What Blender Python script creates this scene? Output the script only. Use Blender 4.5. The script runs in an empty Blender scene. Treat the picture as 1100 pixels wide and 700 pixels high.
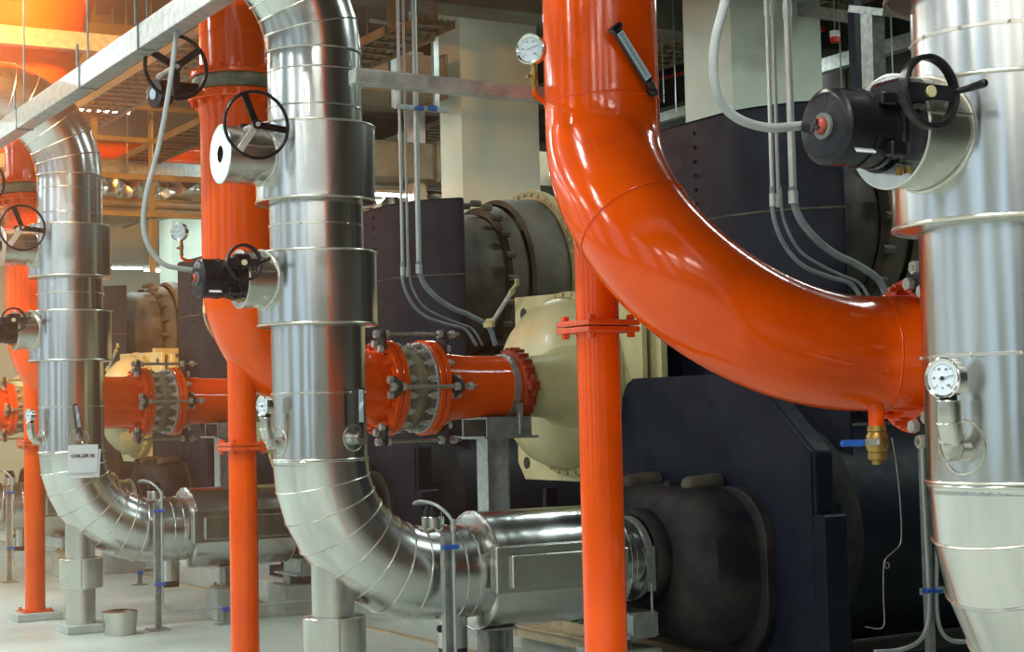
import bpy, math, random
from mathutils import Vector, Matrix
random.seed(7)
PI = math.pi
COL = bpy.context.scene.collection
S = 4.47                      # spacing of the chiller bays along Y
SX, SY = 3.27, 7.5            # axis of the middle steel riser
OX, OY = 3.25, 8.5            # axis of the middle orange riser

# ------------------------------------------------------------------ camera
F_PX = 1773.0; YAW, PITCH, ROLL = .5283, .0529, -.0229
CAM = Vector((0, 0, 1.5))
f0 = Vector((math.sin(YAW), math.cos(YAW), 0)); r0 = Vector((math.cos(YAW), -math.sin(YAW), 0)); u0 = Vector((0, 0, 1))
fw = f0*math.cos(PITCH) + u0*math.sin(PITCH); up = -f0*math.sin(PITCH) + u0*math.cos(PITCH)
rt = r0*math.cos(ROLL) + up*math.sin(ROLL); up = -r0*math.sin(ROLL) + up*math.cos(ROLL)
cam_d = bpy.data.cameras.new('camera'); cam = bpy.data.objects.new('camera', cam_d); COL.objects.link(cam)
cam_d.sensor_width = 36; cam_d.lens = F_PX/1100*36; cam_d.clip_start = .05; cam_d.clip_end = 200
cam.matrix_world = Matrix(((rt.x, up.x, -fw.x, 0), (rt.y, up.y, -fw.y, 0), (rt.z, up.z, -fw.z, 1.5), (0, 0, 0, 1)))
bpy.context.scene.camera = cam

def at(px, py, axis, val):
    """the point of the plane axis=val that lies at this pixel of the photograph"""
    d = fw + (px-550)/F_PX*rt - (py-350)/F_PX*up
    return CAM + d*((val-CAM[axis])/d[axis])

# ------------------------------------------------------------------ materials
def new_mat(name):
    m = bpy.data.materials.new(name); m.use_nodes = True
    nt = m.node_tree; b = nt.nodes['Principled BSDF']
    return m, nt, b
def nd(nt, t, **kw):
    n = nt.nodes.new(t)
    for k, v in kw.items():
        if k in n.inputs: n.inputs[k].default_value = v
        else: setattr(n, k, v)
    return n
def coords(nt, scale=(1, 1, 1)):
    tc = nd(nt, 'ShaderNodeTexCoord'); mp = nd(nt, 'ShaderNodeMapping'); mp.inputs['Scale'].default_value = scale
    nt.links.new(tc.outputs['Object'], mp.inputs['Vector']); return mp.outputs['Vector']
def noise(nt, vec, scale, detail=3, rough=.55):
    n = nd(nt, 'ShaderNodeTexNoise'); n.inputs['Scale'].default_value = scale
    n.inputs['Detail'].default_value = detail; n.inputs['Roughness'].default_value = rough
    nt.links.new(vec, n.inputs['Vector']); return n.outputs['Fac']
def ramp(nt, fac, stops):
    r = nd(nt, 'ShaderNodeValToRGB'); e = r.color_ramp.elements
    while len(e) < len(stops): e.new(.5)
    for el, (p, c) in zip(e, stops): el.position = p; el.color = (*c, 1) if len(c) == 3 else c
    nt.links.new(fac, r.inputs['Fac']); return r.outputs['Color']
def maprange(nt, fac, a, b, c, d):
    n = nd(nt, 'ShaderNodeMapRange'); n.inputs[1].default_value = a; n.inputs[2].default_value = b
    n.inputs[3].default_value = c; n.inputs[4].default_value = d
    nt.links.new(fac, n.inputs[0]); return n.outputs[0]
def bump(nt, b, h, strength, dist):
    n = nd(nt, 'ShaderNodeBump'); n.inputs['Strength'].default_value = strength; n.inputs['Distance'].default_value = dist
    nt.links.new(h, n.inputs['Height']); nt.links.new(n.outputs[0], b.inputs['Normal']); return n

def mat_paint(name, c1, c2, rough=.3, scale=4, coat=0., bstr=.1, bscale=60, spec=.5, metal=0., rr=.1):
    m, nt, b = new_mat(name)
    v = coords(nt); f = noise(nt, v, scale, 4)
    col = ramp(nt, f, [(.35, c1), (.65, c2)])
    nt.links.new(col, b.inputs['Base Color'])
    b.inputs['Metallic'].default_value = metal
    b.inputs['Specular IOR Level'].default_value = spec
    b.inputs['Coat Weight'].default_value = coat; b.inputs['Coat Roughness'].default_value = .08
    nt.links.new(maprange(nt, noise(nt, v, scale*3, 3), .3, .7, rough-rr, rough+rr), b.inputs['Roughness'])
    if bstr: bump(nt, b, noise(nt, v, bscale, 2), bstr, .004)
    return m

def mat_clad(name, tint, rough=.2, wave=.35):
    """thin aluminium lagging sheet: mirror-like, slightly buckled, handled"""
    m, nt, b = new_mat(name)
    v = coords(nt); vs = coords(nt, (1, 1, .18))
    f = noise(nt, vs, 5, 3)
    col = ramp(nt, f, [(.3, tuple(x*.84 for x in tint)), (.7, tint)])
    nt.links.new(col, b.inputs['Base Color']); b.inputs['Metallic'].default_value = 1
    nt.links.new(maprange(nt, noise(nt, vs, 4, 2, .5), .3, .7, rough-.06, rough+.08), b.inputs['Roughness'])
    mix = nd(nt, 'ShaderNodeMath', operation='ADD')
    nt.links.new(noise(nt, vs, 6, 2), mix.inputs[0])
    sc = nd(nt, 'ShaderNodeMath', operation='MULTIPLY'); sc.inputs[1].default_value = .012
    nt.links.new(noise(nt, v, 45, 2), sc.inputs[0]); nt.links.new(sc.outputs[0], mix.inputs[1])
    bump(nt, b, mix.outputs[0], wave, .03)
    return m

def mat_emit(name, c, s):
    m, nt, b = new_mat(name)
    b.inputs['Base Color'].default_value = (.9, .9, .9, 1)
    b.inputs['Emission Color'].default_value = (*c, 1); b.inputs['Emission Strength'].default_value = s
    return m

M = {}
M['clad'] = mat_clad('aluminium lagging', (.67, .69, .67), .21, .16)
M['clad_warm'] = mat_clad('stainless lagging', (.62, .62, .57), .26, .16)
M['bead'] = mat_clad('rolled bead', (.72, .70, .62), .3, .1)
M['orange'] = mat_paint('orange gloss paint', (.76, .072, .0002), (.88, .098, .0003), .12, 3, .0, .07, 90, .45, 0., .03)
M['orange_dull'] = mat_paint('orange worn paint', (.22, .022, .003), (.38, .038, .004), .5, 9, 0, .3, 50)
M['orange_rust'] = mat_paint('orange paint on bolts', (.62, .06, .004), (.80, .09, .005), .35, 30, .3, .2, 60)
M['black_ins'] = mat_paint('black rubber insulation', (.006, .009, .018), (.012, .016, .028), .5, 3, 0, .15, 25, .22)
M['black_dusty'] = mat_paint('dusty black insulation', (.022, .023, .026), (.13, .115, .085), .62, 3.5, 0, .25, 25, .3)
M['black_dusty2'] = mat_paint('grey dusted black insulation', (.010, .012, .018), (.048, .045, .038), .6, 3, 0, .15, 25, .22)
M['dust_barrel'] = mat_paint('thickly dusted black insulation', (.016, .018, .022), (.17, .15, .11), .65, 1.6, 0, .25, 25, .3)
M['black_gloss'] = mat_paint('black enamel', (.004, .005, .008), (.010, .010, .012), .3, 6, 0., .1, 60, .35)
M['black_plastic'] = mat_paint('black plastic', (.008, .008, .010), (.016, .016, .02), .3, 6, 0, 0)
M['cream'] = mat_paint('cream machine paint', (.50, .47, .24), (.60, .565, .31), .38, 5, .1, .15, 50)
M['cream_dark'] = mat_paint('cream painted bolts', (.36, .33, .15), (.46, .43, .22), .5, 20, 0, .1)
M['galv'] = mat_paint('galvanised steel', (.36, .40, .39), (.52, .56, .54), .42, 22, 0, .12, 60, .5, .7)
M['galv_dull'] = mat_paint('dull galvanised steel', (.22, .25, .24), (.36, .39, .37), .5, 16, 0, .15, 60, .5, .4)
M['steel_dark'] = mat_paint('dark grey steel', (.10, .11, .10), (.17, .18, .17), .5, 8, 0, .1)
M['conduit'] = mat_paint('galvanised conduit', (.44, .49, .48), (.50, .55, .53), .4, 3, 0, 0, 60, .5, .4)
M['hose'] = mat_paint('grey flexible conduit', (.16, .19, .20), (.24, .27, .28), .45, 10, 0, .1)
M['hose_light'] = mat_paint('light grey flexible conduit', (.27, .31, .31), (.34, .38, .38), .4, 10, 0, .1)
M['bolt'] = mat_paint('zinc bolt', (.42, .42, .38), (.58, .57, .52), .4, 30, 0, .1, 60, .5, .35)
M['rod'] = mat_paint('tie rod steel', (.28, .27, .21), (.42, .40, .33), .4, 30, 0, .1, 60, .5, .7)
M['rubber'] = mat_paint('dusty rubber bellows', (.15, .14, .085), (.34, .31, .2), .7, 5, 0, .3, 40)
M['rubber_dark'] = mat_paint('dark rubber', (.012, .012, .011), (.03, .028, .024), .6, 8, 0, .2, 40)
M['gasket'] = mat_paint('grey green valve body', (.10, .13, .085), (.26, .27, .19), .5, 14, 0, .2, 40)
M['brass'] = mat_paint('tarnished brass', (.30, .18, .045), (.46, .30, .09), .4, 20, 0, .2, 60, .5, .8)
M['chrome'] = mat_paint('polished steel', (.62, .61, .57), (.74, .73, .69), .14, 20, 0, .05, 60, .5, 1., .04)
M['blue'] = mat_paint('blue plastic', (.01, .09, .42), (.015, .13, .55), .4, 10, 0, .05)
M['green'] = mat_paint('green enamel', (.01, .07, .04), (.02, .11, .06), .4, 10, 0, .05)
M['white_face'] = mat_paint('gauge dial', (.68, .78, .86), (.70, .80, .88), .35, 4, 0, 0)
M['paper'] = mat_paint('paper', (.74, .78, .82), (.80, .83, .86), .6, 4, 0, 0)
M['ink'] = mat_paint('dark ink', (.01, .01, .015), (.02, .02, .02), .5, 4, 0, 0)
M['scale_blue'] = mat_paint('blue scale', (.46, .60, .70), (.52, .66, .75), .35, 4, 0, 0)
M['red'] = mat_paint('red paint', (.50, .02, .01), (.62, .03, .012), .4, 8, 0, .05)
M['red_worn'] = mat_paint('worn red knob', (.30, .03, .015), (.45, .10, .06), .35, 60, 0, .1)
M['column'] = mat_paint('pale green column paint', (.60, .66, .55), (.66, .71, .60), .5, 2, 0, .1, 40)
M['wall'] = mat_paint('cream plaster', (.56, .54, .42), (.62, .60, .48), .7, 1.5, 0, .1, 20)
M['wall_mid'] = mat_paint('grey block wall', (.20, .22, .19), (.26, .28, .25), .7, 1.5, 0, .1, 20)
M['wall_dark'] = mat_paint('dark block wall', (.035, .036, .030), (.085, .08, .065), .8, 1.2, 0, .2, 20)  # dark mottled grey-brown
M['ceiling'] = mat_paint('bare concrete soffit', (.10, .095, .08), (.17, .16, .13), .8, 1.2, 0, .2, 20)
M['concrete'] = mat_paint('bare concrete', (.36, .40, .36), (.47, .51, .46), .7, 6, 0, .3, 40)
M['edge'] = mat_paint('tan edge strip', (.34, .27, .16), (.46, .38, .24), .6, 14, 0, .2, 40)
M['duct'] = mat_paint('tan duct board', (.13, .105, .065), (.20, .165, .105), .6, 4, 0, .2, 20)
M['foil'] = mat_paint('foil wrap', (.52, .47, .42), (.72, .66, .60), .25, 6, 0, 0, 60, .5, .9)
M['lamp_body'] = mat_paint('white enamel', (.7, .7, .68), (.75, .75, .73), .4, 4, 0, 0)
M['tube_on'] = mat_emit('lit fluorescent tube', (1, .96, .88), 40)
M['yellow'] = mat_paint('yellow paint mark', (.55, .40, .06), (.6, .45, .08), .6, 20, 0, 0)

def mat_foil():
    m, nt, b = new_mat('crumpled foil')
    v = coords(nt); b.inputs['Metallic'].default_value = 1; b.inputs['Roughness'].default_value = .22
    nt.links.new(ramp(nt, noise(nt, v, 3), [(.3, (.60, .55, .48)), (.7, (.82, .78, .72))]), b.inputs['Base Color'])
    vo = nd(nt, 'ShaderNodeTexVoronoi'); vo.inputs['Scale'].default_value = 4.5; nt.links.new(v, vo.inputs['Vector'])
    bump(nt, b, vo.outputs['Distance'], 1., .12); return m
M['foil'] = mat_foil()

def mat_floor():
    m, nt, b = new_mat('painted concrete floor')
    v = coords(nt)
    a = noise(nt, v, .9, 5, .6); c = noise(nt, v, 14, 4, .7)
    col = ramp(nt, a, [(.30, (.42, .49, .44)), (.5, (.54, .61, .55)), (.72, (.64, .70, .64))])
    mx = nd(nt, 'ShaderNodeMixRGB', blend_type='MULTIPLY'); mx.inputs[0].default_value = .35
    nt.links.new(col, mx.inputs[1]); nt.links.new(ramp(nt, c, [(.35, (.6, .6, .55)), (.6, (1, 1, 1))]), mx.inputs[2])
    nt.links.new(mx.outputs[0], b.inputs['Base Color'])
    nt.links.new(maprange(nt, a, .3, .7, .28, .5), b.inputs['Roughness'])
    bump(nt, b, c, .08, .01); return m
M['floor'] = mat_floor()

# ------------------------------------------------------------------ mesh builder
class MB:
    def __init__(s): s.v = []; s.f = []
    def add(s, vs, fs):
        n = len(s.v); s.v += [Vector(p) for p in vs]; s.f += [tuple(i+n for i in f) for f in fs]; return s
    def box(s, c, d, rot=None, bev=0):
        hx, hy, hz = d[0]/2, d[1]/2, d[2]/2
        if bev:
            b = min(bev, hx*.9, hy*.9, hz*.9); vs = []
            for sx in (-1, 1):
                for sy in (-1, 1):
                    for sz in (-1, 1):
                        vs += [(sx*hx, sy*(hy-b), sz*(hz-b)), (sx*(hx-b), sy*hy, sz*(hz-b)), (sx*(hx-b), sy*(hy-b), sz*hz)]
            import bmesh
            bm = bmesh.new(); [bm.verts.new(p) for p in vs]
            bmesh.ops.convex_hull(bm, input=bm.verts); bm.verts.index_update()
            fs = [[v.index for v in f.verts] for f in bm.faces]; pts = [v.co.copy() for v in bm.verts]; bm.free()
        else:
            pts = [Vector((x, y, z)) for x in (-hx, hx) for y in (-hy, hy) for z in (-hz, hz)]
            fs = [(0, 1, 3, 2), (4, 6, 7, 5), (0, 4, 5, 1), (2, 3, 7, 6), (0, 2, 6, 4), (1, 5, 7, 3)]
        if rot: pts = [rot @ p for p in pts]
        return s.add([Vector(c)+p for p in pts], fs)
    def beam(s, p0, p1, w, h, upv=(0, 0, 1)):
        """box bar from p0 to p1"""
        p0, p1 = Vector(p0), Vector(p1); d = (p1-p0); L = d.length; d.normalize()
        a = d.cross(Vector(upv))
        if a.length < 1e-3: a = d.cross(Vector((0, 1, 0)))
        a.normalize(); b = a.cross(d).normalized()
        R = Matrix((a, d, b)).transposed()
        return s.box((p0+p1)/2, (w, L, h), R)
    def tube(s, path, r, seg=24, cap=True, r_in=None):
        P = [Vector(p) for p in path]; n = len(P)
        rs = r if isinstance(r, (list, tuple)) else [r]*n
        T = []
        for i in range(n):
            t = (P[min(i+1, n-1)]-P[max(i-1, 0)])
            T.append(t.normalized() if t.length > 1e-9 else T[-1] if T else Vector((0, 0, 1)))
        a = T[0].orthogonal().normalized(); vs = []
        for i in range(n):
            a = (a - T[i]*a.dot(T[i])).normalized(); b = T[i].cross(a)
            for k in range(seg):
                w = 2*PI*k/seg; vs.append(P[i]+(a*math.cos(w)+b*math.sin(w))*rs[i])
        fs = []
        for i in range(n-1):
            for k in range(seg):
                k2 = (k+1) % seg; fs.append((i*seg+k, i*seg+k2, (i+1)*seg+k2, (i+1)*seg+k))
        if cap: fs += [tuple(range(seg-1, -1, -1)), tuple((n-1)*seg+k for k in range(seg))]
        return s.add(vs, fs)
    def cyl(s, p0, p1, r, r1=None, seg=32, cap=True):
        """cylinder with its end faces not shared, so the rim stays crisp"""
        return s.tube([p0, p1], [r, r if r1 is None else r1], seg, cap)
    def lathe(s, o, axis, prof, seg=48, close=False):
        """prof: list of (distance along axis, radius)"""
        ax = Vector(axis).normalized(); a = ax.orthogonal().normalized(); b = ax.cross(a); o = Vector(o); vs = []
        for (t, r) in prof:
            for k in range(seg):
                w = 2*PI*k/seg; vs.append(o+ax*t+(a*math.cos(w)+b*math.sin(w))*r)
        fs = []; n = len(prof)
        for i in range(n if close else n-1):
            j = (i+1) % n
            for k in range(seg):
                k2 = (k+1) % seg; fs.append((i*seg+k, i*seg+k2, j*seg+k2, j*seg+k))
        return s.add(vs, fs)
    def ring(s, c, axis, R, r, seg=48, sg=10):
        return s.lathe(c, axis, [(r*math.sin(2*PI*k/sg), R+r*math.cos(2*PI*k/sg)) for k in range(sg)], seg, True)
    def prism(s, poly, a, b, axis):
        """poly in the two other axes (cyclic order xy for z, yz for x, xz for y), extruded from a to b"""
        def mk(p, t):
            if axis == 2: return (p[0], p[1], t)
            if axis == 0: return (t, p[0], p[1])
            return (p[0], t, p[1])
        n = len(poly); vs = [mk(p, a) for p in poly]+[mk(p, b) for p in poly]
        fs = [tuple(range(n-1, -1, -1)), tuple(range(n, 2*n))]+[(i, (i+1) % n, n+(i+1) % n, n+i) for i in range(n)]
        return s.add(vs, fs)
    def hexa(s, c, axis, r, h):
        c = Vector(c); ax = Vector(axis).normalized()
        return s.tube([c, c+ax*h], r, 6)
    def sphere(s, c, r, seg=16, sc=(1, 1, 1)):
        c = Vector(c); vs = []; fs = []; m = seg//2
        for i in range(m+1):
            t = PI*i/m
            for k in range(seg):
                w = 2*PI*k/seg; vs.append(c+Vector((r*sc[0]*math.sin(t)*math.cos(w), r*sc[1]*math.sin(t)*math.sin(w), r*sc[2]*math.cos(t))))
        for i in range(m):
            for k in range(seg): fs.append((i*seg+k, (i+1)*seg+k, (i+1)*seg+(k+1) % seg, i*seg+(k+1) % seg))
        return s.add(vs, fs)
    def build(s, name, mat, parent=None, origin=None, angle=35, bevel=0):
        """parent: thing or part; the mesh keeps the thing's own origin"""
        o0 = Vector(origin) if origin is not None else (Vector(parent['_o']) if parent is not None else Vector((0, 0, 0)))
        me = bpy.data.meshes.new(name); me.from_pydata([p-o0 for p in s.v], [], s.f); me.update()
        import bmesh
        bm = bmesh.new(); bm.from_mesh(me); bmesh.ops.remove_doubles(bm, verts=bm.verts, dist=1e-6)
        bmesh.ops.recalc_face_normals(bm, faces=bm.faces); bm.to_mesh(me); bm.free()
        me.polygons.foreach_set('use_smooth', [True]*len(me.polygons)); me.set_sharp_from_angle(angle=math.radians(angle))
        me.materials.append(M[mat] if isinstance(mat, str) else mat)
        o = bpy.data.objects.new(name, me); COL.objects.link(o)
        o['_o'] = tuple(o0)
        if parent is not None: o.parent = parent
        else: o.location = o0
        if bevel:
            b = o.modifiers.new('edge', 'BEVEL'); b.width = bevel; b.segments = 2; b.limit_method = 'ANGLE'; b.angle_limit = math.radians(40)
        return o

def tag(o, label=None, cat=None, group=None, kind=None):
    if label: o['label'] = label
    if cat: o['category'] = cat
    if group: o['group'] = group
    elif group is None and 'group' in o and label: pass
    if kind: o['kind'] = kind
    return o
def thing(name, loc, label, cat, group=None):
    e = bpy.data.objects.new(name, None); e.empty_display_size = .1; e.location = loc; COL.objects.link(e)
    e['_o'] = tuple(loc); return tag(e, label, cat, group)
def children(o): return [c for c in COL.objects if c.parent == o]
def copy_tree(o, parent=None):
    c = o.copy(); COL.objects.link(c)
    if parent is not None: c.parent = parent
    for ch in children(o): copy_tree(ch, c)
    return c
def dup(o, dy, label, dx=0, dz=0):
    c = copy_tree(o); c.location = o.location+Vector((dx, dy, dz)); c['label'] = label; return c
def arc(c, a, b, R, n, t0=0, t1=PI/2):
    """points c + R*(a*cos t + b*sin t)"""
    c, a, b = Vector(c), Vector(a), Vector(b)
    return [c+(a*math.cos(t0+(t1-t0)*i/n)+b*math.sin(t0+(t1-t0)*i/n))*R for i in range(n+1)]
def smooth_path(pts, n=8):
    P = [Vector(p) for p in pts]; P = [P[0]*2-P[1]]+P+[P[-1]*2-P[-2]]; out = []
    for i in range(1, len(P)-2):
        for k in range(n):
            t = k/n; a, b, c, d = P[i-1], P[i], P[i+1], P[i+2]
            out.append(.5*((2*b)+(c-a)*t+(2*a-5*b+4*c-d)*t*t+(3*b-a-3*c+d)*t**3))
    return out+[P[-2]]

# ------------------------------------------------------------------ the setting
def struct(name, mb, mat): o = mb.build(name, mat); o['kind'] = 'structure'; return o
H = 6.9
struct('floor', MB().box((5, 14, -.1), (26, 48, .2)), 'floor')
struct('ceiling', MB().box((5, 14, H+.1), (26, 48, .2)), 'ceiling')
struct('wall_right', MB().box((15.1, 20.5, H/2), (.2, 35, H)), 'wall_dark')
struct('wall_near', MB().box((15.1, -3.5, H/2), (.2, 13, H)), 'wall_mid')
struct('wall_back', MB().box((4, 36.1, H/2), (22, .2, H)), 'wall')
# camera side of the hall: unseen wall, tall window gaps added for steel reflections
wl = MB()
for i in range(9): wl.box((-7.1, -8+i*5.4, H/2), (.25, 2.6, H))
wl.box((-7.1, 14, .5), (.22, 47.9, 1.0)); wl.box((-7.1, 14, H-.6), (.22, 47.9, 1.2))
struct('wall_left', wl, 'wall_mid')
struct('wall_front', MB().box((4, -9.9, H/2), (22, .2, H)), 'wall_mid')
# long raised plinth under the machines with its tan edge
pl = struct('trim_1', MB().box((9.7, 16.5, .05), (8.6, 27, .1)), 'concrete')
struct('trim_2', MB().box((5.05, 14.5, .003), (.05, 31, .012)), 'edge')
# columns beyond the machines
for i, (y0, y1) in enumerate(((12.74, 13.52), (18.29, 18.87))):
    w = 1.15 if i else 1.15
    struct('column_%d' % (i+1), MB().box((10+w/2, (y0+y1)/2, H/2), (w, y1-y0, H)), 'column')
for k, y in enumerate((7.2, 24.2, 30.)):
    struct('column_%d' % (k+3), MB().box((10.57, y, H/2), (1.15, .7, H)), 'column')
for k, y in enumerate((10.3, 16., 21.6, 27.2)):
    struct('beam_%d' % (k+1), MB().box((9, y, H-.45), (12, .5, .9)), 'ceiling')

# ------------------------------------------------------------------ steel lagged pipe run
def gores(path, r, n_between=1):
    """lobster-back elbow: every gore is its own short sheet, a rolled bead closes each joint"""
    m = MB()
    return m
def make_steel():
    t = thing('insulated_steel_pipe', (SX, SY, 0), '', 'pipe', 'aluminium lagged pipe runs, one for each chiller')
    r = .232
    def riser(name, z0, z1, rings):
        m = MB()
        zs = [z0]+rings+[z1]
        for a, b in zip(zs[:-1], zs[1:]): m.tube([(SX, SY, a), (SX, SY, b)], [r, r], 72, False)
        for z in rings: m.ring((SX, SY, z), (0, 0, 1), r+.001, .0045, 72, 8)
        return m.build(name, 'clad', t)
    riser('riser', 1.27, 1.955, [1.291, 1.30]); riser('riser', 2.308, 2.56, []); riser('riser', 2.93, 3.30, [3.02, 3.2])
    # faint tape seam with rivets round the riser
    for z in (1.62, 2.44):
        m = MB(); m.lathe((SX, SY, z), (0, 0, 1), [(-.005, r), (-.004, r+.0016), (.004, r+.0016), (.005, r)], 72)
        for k in range(12):
            a = 2*PI*k/12+.3; m.sphere((SX+(r+.002)*math.cos(a), SY+(r+.002)*math.sin(a), z), .0055, 8)
        m.build('seam_band', 'bead', t)
    # lap seam down the riser
    a = math.radians(-118)
    m = MB(); m.beam((SX+r*math.cos(a), SY+r*math.sin(a), 1.3), (SX+r*math.cos(a), SY+r*math.sin(a), 1.955), .012, .004, (math.cos(a), math.sin(a), 0))
    m.build('lap_seam', 'clad', t)
    # two valve jackets
    for z0, z1 in ((1.955, 2.308), (2.56, 2.931)):
        R = .295; m = MB()
        m.lathe((SX, SY, 0), (0, 0, 1), [(z0, r-.01), (z0, R-.004)], 72)
        m.lathe((SX, SY, 0), (0, 0, 1), [(z0, R), (z1, R)], 72)
        m.lathe((SX, SY, 0), (0, 0, 1), [(z1, R-.004), (z1, r-.01)], 72)
        j = m.build('valve_jacket', 'clad', t)
        for ze in (z0, z1): MB().ring((SX, SY, ze), (0, 0, 1), R, .006, 72, 8).build('rolled_edge', 'bead', j)
    # side necks that carry the valve gear, their end discs face -X
    for zc, xe, hole in ((2.175, 2.86, False), (2.775, 2.775, True)):
        rn = .14; m = MB()
        m.tube([(xe, SY, zc), (SX-.1, SY, zc)], [rn, rn], 56, False)
        n = m.build('side_neck', 'clad_warm', t)
        MB().ring((xe+.004, SY, zc), (1, 0, 0), rn, .004, 56, 8).build('rolled_edge', 'bead', n); m = MB()
        # welded saddle bead where the neck meets the jacket
        pts = []
        for k in range(57):
            a = 2*PI*k/56; dy = (rn+.004)*math.cos(a); pts.append((SX-math.sqrt(.297**2-dy*dy), SY+dy, zc+(rn+.004)*math.sin(a)))
        m.tube(pts, .005, 8, False)
        m.beam((xe, SY-rn, zc+.03), (SX-.27, SY-rn, zc+.03), .004, .014, (0, 1, 0))
        m.build('rolled_edge', 'bead', n)
        m = MB()
        m.lathe((xe, SY, zc), (1, 0, 0), [(0, rn), (0, .042 if hole else .0005)], 56)
        m.build('end_disc', 'clad', n)
        if hole: MB().lathe((xe, SY, zc), (1, 0, 0), [(0, .042), (.06, .042), (.06, .001)], 24).build('stem_hole', 'rubber_dark', n)
    # lower elbow, vertical to horizontal (+X), in gores
    def elbow(name, c, a, b, R, n, rr, mat='clad'):
        m = MB(); P = arc(c, a, b, R, n)
        ax = Vector(a).cross(Vector(b)).normalized()
        def circ(i):
            th = PI/2*i/n; rad = Vector(a)*math.cos(th)+Vector(b)*math.sin(th); out = []
            for k in range(64):
                w = 2*PI*k/64; out.append(Vector(c)+rad*(R+rr*math.cos(w))+ax*(rr*math.sin(w)))
            return out
        for i in range(n):
            v = circ(i)+circ(i+1); m.add(v, [(k, (k+1) % 64, 64+(k+1) % 64, 64+k) for k in range(64)])
            # keep each gore's edge separate
            m.v[-128:] = [p for p in m.v[-128:]]
        e = m.build(name, mat, t, angle=9)
        mb = MB()
        for i in range(n+1):
            th = PI/2*i/n; rad = Vector(a)*math.cos(th)+Vector(b)*math.sin(th)
            tang = -Vector(a)*math.sin(th)+Vector(b)*math.cos(th)
            mb.ring(Vector(c)+rad*R, tang, rr+.001, .0042, 64, 6)
        mb.build('gore_beads', 'bead', e)
        return e
    elbow('lower_elbow', (SX+.60, SY, 1.30), (-1, 0, 0), (0, 0, -1), .60, 8, .234)
    elbow('upper_elbow', (SX-.58, SY, 3.30), (1, 0, 0), (0, 0, 1), .58, 7, .236)
    m = MB(); m.tube([(SX-.58, SY, 3.88), (-1.5, SY, 3.88)], [.236, .236], 64, False)
    for x in (2.3, 1.9, 1.5, 1.1): m.ring((x, SY, 3.88), (1, 0, 0), .237, .0045, 64, 8)
    m.build('overhead_pipe', 'clad', t)
    # horizontal run at z=.70
    z = .70; m = MB()
    for a, b in ((3.87, 3.96), (3.96, 4.035), (4.035, 4.14)): m.tube([(a, SY, z), (b, SY, z)], [.236]*2, 64, False)
    for x in (3.96, 4.035): m.ring((x, SY, z), (1, 0, 0), .237, .0045, 64, 8)
    m.build('horizontal_pipe', 'clad', t)
    # fat valve box with a raised cover panel
    R = .30; m = MB()
    m.lathe((0, SY, z), (1, 0, 0), [(4.10, .236), (4.10, R-.02), (4.112, R)], 72)
    m.lathe((0, SY, z), (1, 0, 0), [(4.112, R), (4.90, R)], 72)
    m.lathe((0, SY, z), (1, 0, 0), [(4.90, R), (4.912, R-.02), (4.912, .2)], 72)
    m.ring((4.112, SY, z), (1, 0, 0), R, .005, 72, 8); m.ring((4.90, SY, z), (1, 0, 0), R, .005, 72, 8)
    vb = m.build('valve_box', 'clad', t)
    m = MB(); yb = SY-.315
    m.box((4.46, yb+.03, z+.02), (.78, .07, .235), None, .006)
    m.build('cover_frame', 'clad_warm', vb)
    m = MB(); m.box((4.50, yb-.012, z+.01), (.70, .03, .165), None, .006); m.build('cover_panel', 'clad_warm', vb)
    # neck to the machine, strap and end ring
    m = MB(); m.tube([(4.9, SY, z), (5.215, SY, z)], [.222, .222], 64, False); m.ring((5.21, SY, z), (1, 0, 0), .223, .006, 64, 8)
    m.ring((4.985, SY, z), (1, 0, 0), .223, .005, 64, 8)
    m.build('end_pipe', 'clad', t)
    # vent nozzle with black cap, drain stub with black end
    m = MB(); m.cyl((3.885, SY, .9), (3.885, SY, .985), .057); m.ring((3.885, SY, .983), (0, 0, 1), .055, .004, 32, 6)
    n = m.build('vent_nozzle', 'clad_warm', t)
    m = MB(); m.cyl((3.885, SY, .985), (3.885, SY, 1.02), .048); m.cyl((3.885, SY, 1.02), (3.885, SY, 1.04), .038); m.cyl((3.885, SY, 1.04), (3.885, SY, 1.055), .03)
    m.build('vent_cap', 'black_plastic', n)
    m = MB(); m.cyl((3.985, SY, .32), (3.985, SY, .52), .077); n = m.build('drain_stub', 'clad_warm', t)
    MB().cyl((3.985, SY, .275), (3.985, SY, .325), .074).build('drain_end', 'rubber_dark', n)
    m = MB(); m.sphere((3.905, SY-.02, .42), .02, 12); m.build('drain_plug', 'black_plastic', n)
    # support leg under the elbow
    m = MB(); m.tube([(3.325, SY, .055), (3.325, SY, .92)], [.105]*2, 48, True); lg = m.build('support_leg', 'clad_warm', t)
    m = MB(); m.lathe((3.33, SY, 0), (0, 0, 1), [(.315, .1), (.315, .152), (.325, .155)], 56); m.lathe((3.33, SY, 0), (0, 0, 1), [(.325, .155), (.525, .155)], 56)
    m.lathe((3.33, SY, 0), (0, 0, 1), [(.525, .155), (.53, .15), (.53, .1)], 56)
    m.beam((3.33-.04, SY-.151, .325), (3.33-.04, SY-.151, .525), .006, .004, (0, 1, 0))
    m.build('leg_collar', 'clad_warm', lg)
    # gauge pocket covers on the riser
    return t
steel = make_steel()

LS = {-1: 'shiny metal clad riser nearest the camera, filling the right edge', 0: 'shiny metal clad pipe dropping down the middle, its elbow turning into a fat valve box',
      1: 'shiny metal clad pipe with the white paper tags, second row back', 2: 'metal clad pipe end showing low behind the leftmost orange column'}
steel['label'] = LS[0]
steels = {0: steel}
for k in (-1, 1, 2): steels[k] = dup(steel, k*S, LS[k])

def unit_copies(proto, labels, ks):
    """the prototype stands in bay 0"""
    proto['label'] = labels[0]
    for k in ks: dup(proto, k*S, labels[k])

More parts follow.
